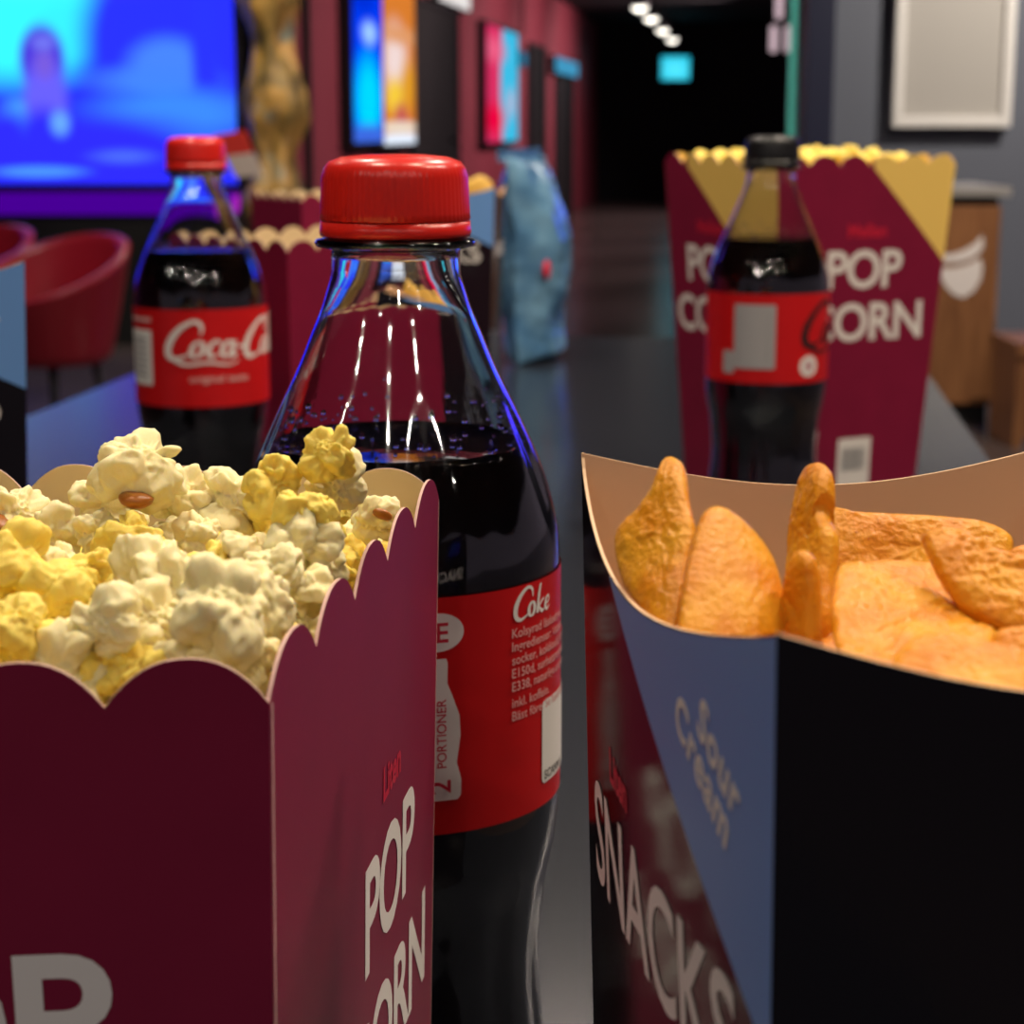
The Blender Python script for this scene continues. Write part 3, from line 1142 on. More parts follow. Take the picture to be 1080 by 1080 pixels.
# and one farther back, mostly hidden by the red cap
th3 = R(30)
n0 = Vector((U(318, 212, 1.66).x, 1.66))
n1 = n0 + Vector((math.cos(th3), math.sin(th3))) * 0.115
n3 = n0 + Vector((-math.sin(th3), math.cos(th3))) * 0.115
n2 = n1 + n3 - n0
c3 = (n0 + n2) / 2
popcorn_carton('popcorn_box', (c3.x, c3.y, ZT), 0, [tuple(p - c3) for p in (n0, n1, n2, n3)], 0.9, 0.1715, 0.0056, (6, 6, 6, 6), 1.0, 0.110, G_SMALL,
               'farthest maroon popcorn box, its rim showing beside the big red cap', texts=())


# ---- snack cartons
SA = Vector((U(613, 470, 0.269).x, 0.269))
SN = Vector((U(820, 668, 0.170).x, 0.170))
SU = (SA - SN).normalized()
SV = Vector((SU.y, -SU.x))
SW, SL = 0.074, (SA - SN).length
HS = 0.1907
# local frame: flavour face is the first edge (from far-left corner to near crease)


def snack_carton(loc, rz, label, flavour):
    r = empty('snack_box', loc, rz)
    # corners ccw from above; edge 0 = flavour face (outside towards -x), A (far) -> N (near)
    A = (-SW / 2, SL / 2)
    N = (-SW / 2, -SL / 2)
    M_ = (SW / 2, -SL / 2)
    B = (SW / 2, SL / 2)
    ps, bot = carton_panels([A, N, M_, B], 0.88, HS, (0.0025, 0.001, 0.0015, 0.001))

    def rim_side(s):
        return HS - 0.0110 * math.sin(PI * s ** 0.72) ** 0.9 if 0 < s < 1 else HS

    def rim_front(s):
        return HS - 0.0075 * math.sin(PI * s) if 0 < s < 1 else HS

    def rim_back(s):
        return HS - 0.0058 * math.sin(PI * s) if 0 < s < 1 else HS
    rims = [rim_side, rim_front, rim_side, rim_back]
    for i, p in enumerate(ps):
        w_ = p.wall('side_panel', rims[i], [M_blackcard, M_tan, M_tan], r, n=64)
        if i in (0, 2):
            s0, zl = 0.30, 0.146
            p.region('blue_corner', s0, 0.9985, lambda s: 0.1795 - (0.1795 - zl) * (s - s0) / (1 - s0), lambda s: rims[i](s) - 0.0002, M_bluecard, w_)
            p.print('lettering', shift(G_SNACKS, 0, 0, 0.05), 0.10, 0.1310, M_white, w_, 0.00012)
            p.print('size_word', shift(G_SMALL, 0, 0, 0, 0.86), 0.26, 0.1505, M_redprint, w_, 0.00012)
            if flavour:
                k = -0.40
                g1 = shift(fit(text_geo('Sour', 0.01, 0.028, 1.08), h=0.0053), 0, 0, k)
                g2 = shift(fit(text_geo('Cream', 0.01, 0.028, 1.08), h=0.0053), 0, 0, k)
                p.print('flavour_word', g1, 0.760, 0.1735, M_white, w_, 0.00012)
                p.print('flavour_word', g2, 0.670, 0.1715, M_white, w_, 0.00012)
        else:
            p.print('lettering', shift(G_SNACKS, 0, 0, 0, 0.72), 0.14, 0.1378, M_white, w_, 0.00012)
    bottom_plate(bot, M_blackcard, r)
    tag(r, label, 'snack box', 'black snack cartons')
    return r


scen = (SA + SN) / 2 + SV * SW / 2
srz = math.atan2(SU.y, SU.x) - PI / 2
snack = snack_carton((scen.x, scen.y, ZT), srz, 'black snack box with blue corner in the right foreground, full of chips', True)

# left one: flavour face towards the camera
rz2 = R(90 + 30)
cr_w = Vector((U(26, 275, 0.66).x, 0.66))
off = Matrix.Rotation(rz2, 2) @ Vector((-SW / 2, -SL / 2))
snack_carton((cr_w.x - off.x, cr_w.y - off.y, ZT), rz2, 'black snack box with a blue corner, cut off by the left picture edge', True)
rz3 = R(90 - 6)
cr_w = Vector((U(522, 205, 1.44).x, 1.44))
off = Matrix.Rotation(rz3, 2) @ Vector((-SW / 2, -SL / 2))
far_snack = snack_carton((cr_w.x - off.x, cr_w.y - off.y, ZT), rz3, 'distant snack box with blue corner, mostly hidden behind the big front bottle', False)
fs_loc = Vector((cr_w.x - off.x, cr_w.y - off.y, ZT))

# ------------------------------------------------------------------ bottles
PROF = [(0.0, 0.0265), (0.004, 0.0300), (0.012, 0.0318), (0.030, 0.0315), (0.045, 0.0300), (0.062, 0.0288), (0.078, 0.0300), (0.092, 0.0324),
        (0.100, 0.0330), (0.150, 0.0330), (0.156, 0.0326), (0.163, 0.0311), (0.170, 0.0288), (0.176, 0.0262), (0.183, 0.0229), (0.190, 0.0196),
        (0.196, 0.0171), (0.2015, 0.0148), (0.2045, 0.0139), (0.2075, 0.0130), (0.2125, 0.0128)]


def bottle_r(z):
    return interp(PROF, z)


def flute(a, z, r):
    """soft vertical flutes on the shoulder and foot"""
    d = 0.0
    if 0.155 < z < 0.186:
        e = math.sin(PI * (z - 0.155) / 0.031)
        d -= 0.00075 * e * (0.5 - 0.5 * math.cos(a * 12)) ** 2
    if 0.010 < z < 0.097:
        e = math.sin(PI * (z - 0.010) / 0.087)
        d -= 0.0007 * e * (0.5 - 0.5 * math.cos(a * 12)) ** 2
    return d


def bottle_shell():
    prof = []
    for i in range(121):
        z = 0.2125 * i / 120
        prof.append((bottle_r(z), z))
    out = [(0.001, 0.006), (0.012, 0.0045), (0.020, 0.001), (0.0245, 0.0)] + prof
    # support ring, then the finish hidden in the cap
    out += [(0.0132, 0.2128), (0.0158, 0.2133), (0.0161, 0.2140), (0.0158, 0.2146), (0.0128, 0.2152), (0.0126, 0.2290)]
    inn = [(0.0112, 0.2290), (0.0112, 0.2125)]
    for i in range(120, 2, -1):
        z = 0.2125 * i / 120
        inn.append((max(0.004, bottle_r(z) - (0.0005 if z < 0.2 else 0.0005 + 0.0011 * (z - 0.2) / 0.0125)), z))
    inn += [(0.020, 0.0035), (0.012, 0.0065), (0.001, 0.008)]
    return lathe(out + inn, 144, flute)


def liquid_mesh(level):
    prof = [(0.001, 0.0085), (0.012, 0.007), (0.020, 0.004)]
    n = 90
    for i in range(3, n + 1):
        z = level * i / n
        prof.append((bottle_r(z) - 0.0008, z))
    r = bottle_r(level) - 0.0008
    prof += [(r - 0.0006, level - 0.0004), (r - 0.002, level - 0.0006), (0.001, level - 0.0006)]
    return lathe(prof, 144, flute)


def cap_mesh():
    prof = [(0.0001, 0.2312), (0.006, 0.23115), (0.0105, 0.2307), (0.0130, 0.2298), (0.0140, 0.2286), (0.0145, 0.2268), (0.0148, 0.2200), (0.0149, 0.2186), (0.0147, 0.2184)]
    prof = [(r, z) for r, z in prof]

    def rm(a, z, r):
        if z < 0.2285 and r > 0.0135:
            return 0.00006 * math.cos(a * 72)
        return 0.0
    inner = [(0.0138, 0.2184), (0.0136, 0.2280), (0.0001, 0.2295)]
    return lathe(prof + inner, 288, rm)


def band_mesh():
    prof = [(0.0137, 0.2182), (0.0149, 0.2182), (0.0151, 0.2160), (0.0149, 0.2153), (0.0140, 0.2153), (0.0137, 0.2182)]
    return lathe(prof, 144)


V_SHELL, F_SHELL = bottle_shell()
ME_SHELL = None
LZ0, LZ1 = 0.1015, 0.1490
LR = 0.0333


def wrap(geo, a0, z0, lift):
    """put flat artwork (metres) on the label, x running counter-clockwise seen from above (left to right from outside)"""
    vs = []
    for x, y in geo[0]:
        a = a0 + x / LR
        r = LR + lift
        vs.append((r * math.cos(a), r * math.sin(a), z0 + y))
    return vs, geo[1]


bm = bmesh.new()
bmesh.ops.create_icosphere(bm, subdivisions=2, radius=1.0)
bm.verts.index_update()
ICO1_V = [v.co.copy() for v in bm.verts]
ICO1_F = [tuple(v.index for v in f.verts) for f in bm.faces]
bm.free()
M_drop = mat('clear_droplet', (1, 1, 1), 0.03, trans=1.0, ior=1.33)


def bottle(loc, rz, cap_mat, level, art, label):
    r = empty('soda_bottle', loc, rz)
    mesh_obj('bottle_shell', V_SHELL, F_SHELL, M_glass, r, True)
    v, f = liquid_mesh(level)
    mesh_obj('cola', v, f, M_cola, r, True)
    rd = random.Random(int(abs(loc[0]) * 1e4))
    dv, df = [], []
    for k in range(110):
        a = rd.uniform(0, 2 * PI)
        z = level + abs(rd.gauss(0, 0.0035)) + 0.0004
        rr = rd.uniform(0.00025, 0.0007)
        cr2 = bottle_r(z) - 0.0008 + flute(a, z, 0) - rr * 0.3
        b0 = len(dv)
        dv += [(cr2 * math.cos(a) + d.x * rr, cr2 * math.sin(a) + d.y * rr, z + d.z * rr * 1.2) for d in ICO1_V]
        df += [tuple(q + b0 for q in g) for g in ICO1_F]
    dr = mesh_obj('droplets', dv, df, M_drop, r, True)
    dr['kind'] = 'stuff'
    v, f = cap_mesh()
    mesh_obj('cap', v, f, cap_mat, r, True)
    v, f = band_mesh()
    mesh_obj('tamper_band', v, f, cap_mat, r, True)

    def wr(a, z, rr):
        e = math.sin(PI * (z - LZ0) / (LZ1 - LZ0))
        return 0.00012 * e * mnoise.noise(Vector((a * 4, z * 260, 1.3)))
    prof = [(LR, LZ0 + (LZ1 - LZ0) * i / 24) for i in range(25)]
    v, f = lathe(prof, 180, wr)
    lab = mesh_obj('paper_label', v, f, M_labelred, r, True)
    for name, geo, a0, z0, m, lift in art:
        vs, fs = wrap(geo, a0, z0, lift)
        mesh_obj(name, vs, fs, m, lab)
    tag(r, label, 'bottle', 'cola bottles on the table')
    return r


def tx(s, size, bold=0.0, h=None, w=None):
    g = text_geo(s, size, bold, cuts=0.0015)
    return fit(g, w=w, h=h)


def scaled(g, s):
    return shift(g, 0, 0, 0, s)


# artwork angles are measured with -90 deg facing the camera (before rotation)
FACE = -PI / 2


def at(x_mm):
    return FACE + x_mm / 1000.0 / LR


# front bottle label, artwork placed by angle: sin(angle) = offset / radius
def ang_px(px, cx=421.0, rad=166.0):
    return FACE + math.asin(max(-1, min(1, (px - cx) / rad)))


sil = [(0.0035, 0.0), (0.0042, 0.0008), (0.0043, 0.004), (0.0034, 0.0075), (0.0042, 0.013), (0.0040, 0.017), (0.0026, 0.021), (0.0016, 0.0235), (0.0017, 0.0275), (0.0014, 0.0285)]
n_ = len(sil)
G_SIL = ([(-x + 2 * x * k / 8, y) for k in range(9) for x, y in sil], [(k * n_ + i, (k + 1) * n_ + i, (k + 1) * n_ + i + 1, k * n_ + i + 1) for k in range(8) for i in range(n_ - 1)])
disc = ([(0, 0)] + [(math.cos(2 * PI * k / 32), math.sin(2 * PI * k / 32)) for k in range(32)], [(0, 1 + k, 1 + (k + 1) % 32) for k in range(32)])
small_lines = ['Kolsyrad läskedryck.', 'Ingredienser: Vatten,', 'socker, koldioxid, färgämne', 'E150d, surhetsreglerande', 'E338, naturliga aromer,', 'inkl. koffein.', 'Bäst före: Se flaskhalsen']
art_front = [
    ('bottle_silhouette', G_SIL, ang_px(467), 0.1085, M_white, 0.00022),
    ('portion_text', shift(tx('2', 0.01, 0.012, h=0.0042), 0.0021, 0.0, PI / 2), ang_px(467), 0.1100, M_redprint, 0.0004),
    ('portion_text', shift(tx('PORTIONER', 0.01, 0.008, w=0.0138, h=0.0019), 0.0013, 0.0, PI / 2), ang_px(467), 0.1152, M_redprint, 0.0004),
    ('round_seal', ([(x * 0.0052, y * 0.0038) for x, y in disc[0]], disc[1]), ang_px(466), 0.1422, M_white, 0.00022),
    ('seal_letters', shift(tx('SE', 0.01, 0.015, h=0.0040), -0.0030, -0.0020), ang_px(466), 0.1422, M_redprint, 0.0004),
    ('short_logo', scaled(script_short(), 0.0056), ang_px(537), 0.1425, M_white, 0.00022),
    ('code_panel', round_rect_geo(0, 0.018, 0, 0.0175, 0.0012), ang_px(566), 0.1062, M_white, 0.00022),
    ('code_caption', shift(tx('SCANNA', 0.01, 0.012, h=0.0019), 0.0008, 0.0008), ang_px(566), 0.1062, M_blackprint, 0.0004),
]
zz = 0.1382
for s in small_lines:
    art_front.append(('fine_print', tx(s, 0.0027, 0.01), ang_px(536), zz, M_palered, 0.00025))
    zz -= 0.0027
pf = U(419, 400, 0.381)
bottle((pf.x, 0.381, ZT), 0, M_capred, 0.174, art_front, 'large red-capped cola bottle in the foreground between the popcorn and snack boxes')

# left bottle: script logo towards the camera
G_LOGO = script_logo()
art_left = [
    ('script_logo', scaled(G_LOGO, 0.0165), at(-14.0), 0.1262, M_white, 0.00025),
    ('subline', tx('original taste', 0.006, 0.02, h=0.0044, w=0.030), at(-1.0), 0.1128, M_palered, 0.00025),
    ('info_panel', round_rect_geo(0, 0.020, 0, 0.027, 0.001), at(-41.5), 0.1115, M_white, 0.00022),
    ('info_lines', join(*[rect_geo(0.003, 0.017, 0.004 + 0.003 * k, 0.0052 + 0.003 * k, 4) for k in range(7)]), at(-41.5), 0.1115, M_greyprint, 0.0004),
    ('info_panel', rect_geo(0, 0.020, 0, 0.002, 6), at(-41.5), 0.1425, M_palered, 0.00022),
]
p = U(213, 369, 0.95)
bottle((p.x, 0.95, ZT), 0, M_capred, 0.176, art_left, 'red-capped cola bottle with white script at the back left, before the screen')
art_right = [
    ('code_panel', round_rect_geo(0, 0.0225, 0, 0.034, 0.001), at(-22.5), 0.1095, mat('silver_print', (0.42, 0.41, 0.42), 0.4), 0.00022),
    ('barcode', shift(barcode_geo(0.026, 0.016, 5, True), 0.003, 0.004), at(-22.5), 0.1095, M_greyprint, 0.0004),
    ('code_panel', round_rect_geo(0, 0.007, 0, 0.012, 0.001), at(-29.5), 0.1065, MATS['silver_print'], 0.00022),
    ('script_logo', scaled(G_LOGO, 0.021), at(13.5), 0.1225, M_blackprint, 0.00025),
    ('round_seal', ([(x * 0.0060, y * 0.0056) for x, y in disc[0]], disc[1]), at(20.0), 0.1105, M_white, 0.00025),
    ('seal_letters', ([(x * 0.0028, y * 0.0028) for x, y in disc[0]], disc[1]), at(20.0), 0.1105, mat('pink_print', (0.6, 0.35, 0.38), 0.5), 0.0004),
]
p = U(809, 353, 1.035)
bottle((p.x, 1.035, ZT), 0, M_capblack, 0.177, art_right, 'black-capped cola bottle at the back right, before the tall popcorn box')

# ------------------------------------------------------------------ popcorn


def popcorn_mat(name, c0, c1):
    m = bpy.data.materials.new(name)
    m.use_nodes = True
    nt = m.node_tree
    b = nt.nodes['Principled BSDF']
    b.inputs['Roughness'].default_value = 0.55
    b.inputs['Specular IOR Level'].default_value = 0.35
    b.inputs['Subsurface Weight'].default_value = 0.35
    b.inputs['Subsurface Radius'].default_value = (1.0, 0.75, 0.30)
    b.inputs['Subsurface Scale'].default_value = 0.0015
    tc = nt.nodes.new('ShaderNodeTexCoord')
    oi = nt.nodes.new('ShaderNodeObjectInfo')
    ad = nt.nodes.new('ShaderNodeVectorMath')
    ad.operation = 'ADD'
    nt.links.new(tc.outputs['Object'], ad.inputs[0])
    nt.links.new(oi.outputs['Random'], ad.inputs[1])
    n = nt.nodes.new('ShaderNodeTexNoise')
    n.inputs['Scale'].default_value = 95
    n.inputs['Detail'].default_value = 2
    nt.links.new(ad.outputs[0], n.inputs['Vector'])
    cr = nt.nodes.new('ShaderNodeValToRGB')
    cr.color_ramp.elements[0].position = 0.36
    cr.color_ramp.elements[0].color = (*c0, 1)
    cr.color_ramp.elements[1].position = 0.62
    cr.color_ramp.elements[1].color = (*c1, 1)
    nt.links.new(n.outputs['Fac'], cr.inputs['Fac'])
    nt.links.new(cr.outputs['Color'], b.inputs['Base Color'])
    n2 = nt.nodes.new('ShaderNodeTexNoise')
    n2.inputs['Scale'].default_value = 600
    n2.inputs['Detail'].default_value = 4
    nt.links.new(tc.outputs['Object'], n2.inputs['Vector'])
    bp = nt.nodes.new('ShaderNodeBump')
    bp.inputs['Strength'].default_value = 0.25
    bp.inputs['Distance'].default_value = 0.0006
    nt.links.new(n2.outputs['Fac'], bp.inputs['Height'])
    nt.links.new(bp.outputs['Normal'], b.inputs['Normal'])
    return m


M_popw = popcorn_mat('popcorn_white', (0.88, 0.74, 0.32), (0.92, 0.86, 0.58))
M_popy = popcorn_mat('popcorn_yellow', (0.90, 0.62, 0.06), (0.92, 0.78, 0.22))
M_hull = mat('popcorn_hull', (0.36, 0.12, 0.02), 0.35, noise=0.3, nscale=200)

bm = bmesh.new()
bmesh.ops.create_icosphere(bm, subdivisions=5, radius=1.0)
ICO_V = [v.co.copy() for v in bm.verts]
bm.verts.index_update()
ICO_F = [tuple(v.index for v in f.verts) for f in bm.faces]
bm.free()
bm = bmesh.new()
bmesh.ops.create_icosphere(bm, subdivisions=3, radius=1.0)
ICO3_V = [v.co.copy() for v in bm.verts]
bm.verts.index_update()
ICO3_F = [tuple(v.index for v in f.verts) for f in bm.faces]
bm.free()


def popcorn_mesh(seed, m, lo=False):
    """a popped flake: overlapping flattened petals with sharp folds between them, about 1 unit in radius"""
    rnd = random.Random(seed)
    lobes = []

    def add(dist, r, flat):
        d = Vector((rnd.gauss(0, 1), rnd.gauss(0, 1), rnd.gauss(0, 0.9))).normalized()
        ax = Vector((rnd.gauss(0, 1), rnd.gauss(0, 1), rnd.gauss(0, 1))).normalized()
        S = Matrix.Identity(3) + (1 / flat - 1) * Matrix(((ax.x * ax.x, ax.x * ax.y, ax.x * ax.z), (ax.x * ax.y, ax.y * ax.y, ax.y * ax.z), (ax.x * ax.z, ax.y * ax.z, ax.z * ax.z)))
        lobes.append((S, S @ (d * dist), r))
    for i in range(rnd.randint(6, 8)):
        add(rnd.uniform(0.30, 0.55), rnd.uniform(0.38, 0.58), rnd.uniform(0.45, 0.8))
    for i in range(4):
        add(rnd.uniform(0.50, 0.72), rnd.uniform(0.18, 0.30), rnd.uniform(0.5, 0.9))
    lobes.append((Matrix.Identity(3), Vector((0, 0, 0)), 0.40))
    sq = Vector((rnd.uniform(0.9, 1.15), rnd.uniform(0.85, 1.0), rnd.uniform(0.8, 1.0)))
    so = Vector((seed * 3.7, seed * 1.3, 0))
    vs = []
    for d in (ICO3_V if lo else ICO_V):
        best = 0.2
        wv = Vector((mnoise.noise(d * 1.9 + so), mnoise.noise(d * 1.9 + so + Vector((9, 0, 0))), mnoise.noise(d * 1.9 + so + Vector((0, 9, 0)))))
        dw = (d + 0.42 * wv).normalized()
        for S, c, r in lobes:
            e_ = S @ dw
            A = e_.length_squared
            B = c.dot(e_)
            h = B * B - A * (c.length_squared - r * r)
            if h > 0:
                t = (B + math.sqrt(h)) / A
                e = t - best
                kk = 0.022
                if e > kk:
                    best = t
                elif e > -kk:
                    best = best + (e + kk) ** 2 / (4 * kk)
        best += 0.05 - 0.16 * abs(mnoise.noise(d * 2.6 + so)) - 0.07 * abs(mnoise.noise(d * 6.5 + so)) + 0.012 * mnoise.noise(d * 15 + so)
        p = d * max(0.2, best)
        vs.append((p.x * sq.x, p.y * sq.y, p.z * sq.z))
    me = bpy.data.meshes.new('popcorn')
    me.from_pydata(vs, [], ICO3_F if lo else ICO_F)
    me.materials.append(m)
    me.polygons.foreach_set('use_smooth', [True] * len(me.polygons))
    me.update()
    return me


POP_W = [popcorn_mesh(s, M_popw) for s in range(1, 9)]
POP_Y = [popcorn_mesh(s, M_popy) for s in range(21, 28)]
POP_LO = [popcorn_mesh(s, M_popy, True) for s in range(41, 47)]
ME_HULL = None


def hull_mesh():
    vs = []
    for d in ICO3_V:
        vs.append((d.x * (1 + 0.15 * mnoise.noise(d * 2)), d.y, d.z * 0.5 + 0.12 * d.x * d.x))
    me = bpy.data.meshes.new('hull')
    me.from_pydata(vs, [], ICO3_F)
    me.materials.append(M_hull)
    me.polygons.foreach_set('use_smooth', [True] * len(me.polygons))
    return me


ME_HULL = hull_mesh()
pop_n = 0


def in_front_box(x, y, margin):
    """keep a point inside the front carton's rim"""
    t = (y - NR.y) / (FR.y - NR.y)
    xr = NR.x + (FR.x - NR.x) * t - margin
    xl = NL.x + (FL.x - NL.x) * t + margin
    return max(xl, min(xr, x)), max(NR.y - 0.004 + margin, min(FR.y - margin, y))


def put_pop(me, p, rad, label, group, hull=None, rnd=random):
    global pop_n
    o = bpy.data.objects.new('popcorn_piece', me)
    C.objects.link(o)
    o.location = p
    o.scale = (rad, rad, rad)
    o.rotation_euler = (rnd.uniform(-0.7, 0.7), rnd.uniform(-0.7, 0.7), rnd.uniform(0, 6.28))
    tag(o, label, 'popcorn', group)
    pop_n += 1
    if hull:
        h = bpy.data.objects.new('hull', ME_HULL)
        C.objects.link(h)
        bpy.context.view_layer.update()
        h.parent = o
        q = o.rotation_euler.to_matrix().inverted()
        hx, hz, hs = hull
        h.location = q @ Vector((hx, -0.66, hz))
        h.scale = (hs, hs, hs)
        h['label'] = 'brown kernel hull'
    return o


# visible pieces: px, py, diameter in px, kind, lift of the heap, hull, own label
PIECES = [
    (147, 492, 88, 'w', 0.012, (0.05, -0.5, 0.32), 'white popcorn piece with brown hull, topmost at the back rim of the front box'),
    (122, 528, 76, 'w', 0.003, None, None), (190, 527, 74, 'w', 0.005, None, None),
    (14, 540, 80, 'w', 0.004, (-0.1, -0.1, 0.24), 'white popcorn piece with two brown spots at the left picture edge'),
    (16, 594, 92, 'y', 0.004, None, None), (62, 566, 66, 'w', 0.001, None, None), (100, 562, 56, 'w', 0.003, None, None),
    (142, 566, 66, 'y', 0.003, None, None), (180, 562, 48, 'w', 0.001, None, None), (212, 566, 60, 'w', 0.002, None, None),
    (98, 603, 78, 'y', 0.002, None, None), (66, 628, 88, 'y', 0.004, None, None), (165, 608, 92, 'w', 0.004, None, None),
    (222, 604, 66, 'y', 0.001, None, None), (20, 662, 92, 'y', 0.004, None, None), (112, 660, 84, 'w', 0.004, None, None),
    (160, 655, 76, 'w', 0.002, None, None), (58, 716, 118, 'w', 0.001, None, 'big pale popcorn piece behind the nearest scallop on the left'),
    (238, 645, 120, 'w', 0.006, None, 'large white popcorn piece in the middle of the front box'), (268, 694, 96, 'w', 0.002, None, None),
    (215, 700, 90, 'w', 0.000, None, None), (290, 506, 74, 'y', 0.012, None, 'rounded yellow popcorn piece left of the peaked yellow one'),
    (346, 480, 68, 'y', 0.016, None, 'peaked yellow popcorn piece, highest in front of the big bottle'),
    (384, 512, 72, 'w', 0.010, None, None), (322, 540, 74, 'y', 0.010, None, None), (246, 530, 76, 'w', 0.005, None, None),
    (262, 585, 66, 'w', 0.003, (0.4, 0.1, 0.25), None), (345, 594, 62, 'w', 0.002, None, None), (290, 604, 66, 'w', 0.004, None, None),
    (392, 572, 80, 'w', 0.006, None, 'whitest popcorn piece leaning on the right rim of the front box'), (420, 545, 56, 'w', 0.000, (0.2, 0.2, 0.3), None),
    (330, 640, 104, 'w', 0.003, None, None), (374, 622, 64, 'w', 0.001, None, None), (322, 690, 70, 'y', -0.004, None, None),
    (160, 712, 74, 'y', -0.003, None, None), (118, 700, 66, 'y', -0.002, None, None), (40, 690, 60, 'y', -0.002, None, None),
    (345, 540, 60, 'y', 0.004, None, None), (200, 640, 60, 'w', 0.001, None, None), (60, 600, 60, 'w', 0.001, None, None),
    (290, 565, 60, 'y', 0.000, None, None), (128, 630, 56, 'y', 0.000, None, None),
]
rp = random.Random(11)
GL = {'w': 'pale popcorn piece half buried under the top layer of the front heap', 'y': 'yellow popcorn piece half buried under the top layer of the front heap'}
GG = {'w': 'pale popcorn pieces in the front box', 'y': 'yellow popcorn pieces in the front box'}
ROWS = [(0, 552, 'back'), (552, 585, 'second'), (585, 618, 'third'), (618, 652, 'fourth'), (652, 688, 'fifth'), (688, 999, 'front')]
ORD = ['first', 'second', 'third', 'fourth', 'fifth', 'sixth', 'seventh', 'eighth', 'ninth', 'tenth', 'eleventh', 'twelfth']


def piece_label(px, py, kd):
    for a, b, nm in ROWS:
        if a <= py < b:
            row = sorted(q[0] for q in PIECES if a <= q[1] < b)
            return '%s popcorn piece, %s from the left in the %s row of the front heap' % ('pale cream' if kd == 'w' else 'buttery yellow', ORD[row.index(px)], nm)


for i, (px, py, dpx, kd, lift, hull, lb) in enumerate(PIECES):
    zz = ZT + 0.1745 + lift
    p = UZ(px, py, zz)
    D = max(0.222, min(0.320, p.y))
    p = U(px, py, D)
    rad = dpx * D / F * 0.5 * 1.32
    x, y = in_front_box(p.x, p.y, rad * (0.95 if p.z < ZT + 0.186 else 0.65))
    p = Vector((x, y, p.z))
    me = (POP_W if kd == 'w' else POP_Y)[i % (8 if kd == 'w' else 7)]
    put_pop(me, p, rad, lb or piece_label(px, py, kd), GG[kd], hull, rp)
# the layer beneath and the part of the heap left of the frame
for i in range(13):
    for j in range(9):
        fx, fy = (i + rp.uniform(0.2, 0.8)) / 13, (j + rp.uniform(0.2, 0.8)) / 9
        y = NR.y + (FR.y - NR.y) * fy
        t = fy
        x = (NL.x + (FL.x - NL.x) * t) * (1 - fx) + (NR.x + (FR.x - NR.x) * t) * fx
        x, y = in_front_box(x, y, 0.0098)
        kd = rp.choice('wyy')
        me = (POP_W if kd == 'w' else POP_Y)[rp.randrange(7)]
        inframe = (x / y) * F + 540 > -10
        z = ZT + 0.1635 + rp.uniform(-0.003, 0.003) + (0 if inframe else 0.006)
        put_pop(me, Vector((x, y, z)), rp.uniform(0.0066, 0.0080), GL[kd], GG[kd], None, rp)

# popcorn showing over the rim of the big box
for i in range(8):
    for j in range(8):
        a, b = (i + 0.5) / 8, (j + 0.5) / 8
        a = 0.07 + 0.86 * a; b = 0.07 + 0.86 * b
        P0 = [big_ps[0].c[2], big_ps[0].c[3], big_ps[1].c[3], big_ps[2].c[3]]
        q = P0[0].lerp(P0[1], a).lerp(P0[3].lerp(P0[2], a), b)
        x, y = q.x * 0.97 + cenb.x, q.y * 0.97 + cenb.y
        z = ZT + 0.211 + rp.uniform(0, 0.004) + 0.004 * (1 - (2 * a - 1) ** 2)
        put_pop(POP_LO[rp.randrange(6)], Vector((x, y, z)), rp.uniform(0.008, 0.0095), 'yellow popcorn piece in the tall box at the back right', 'popcorn in the tall box', None, rp)

# ------------------------------------------------------------------ chips


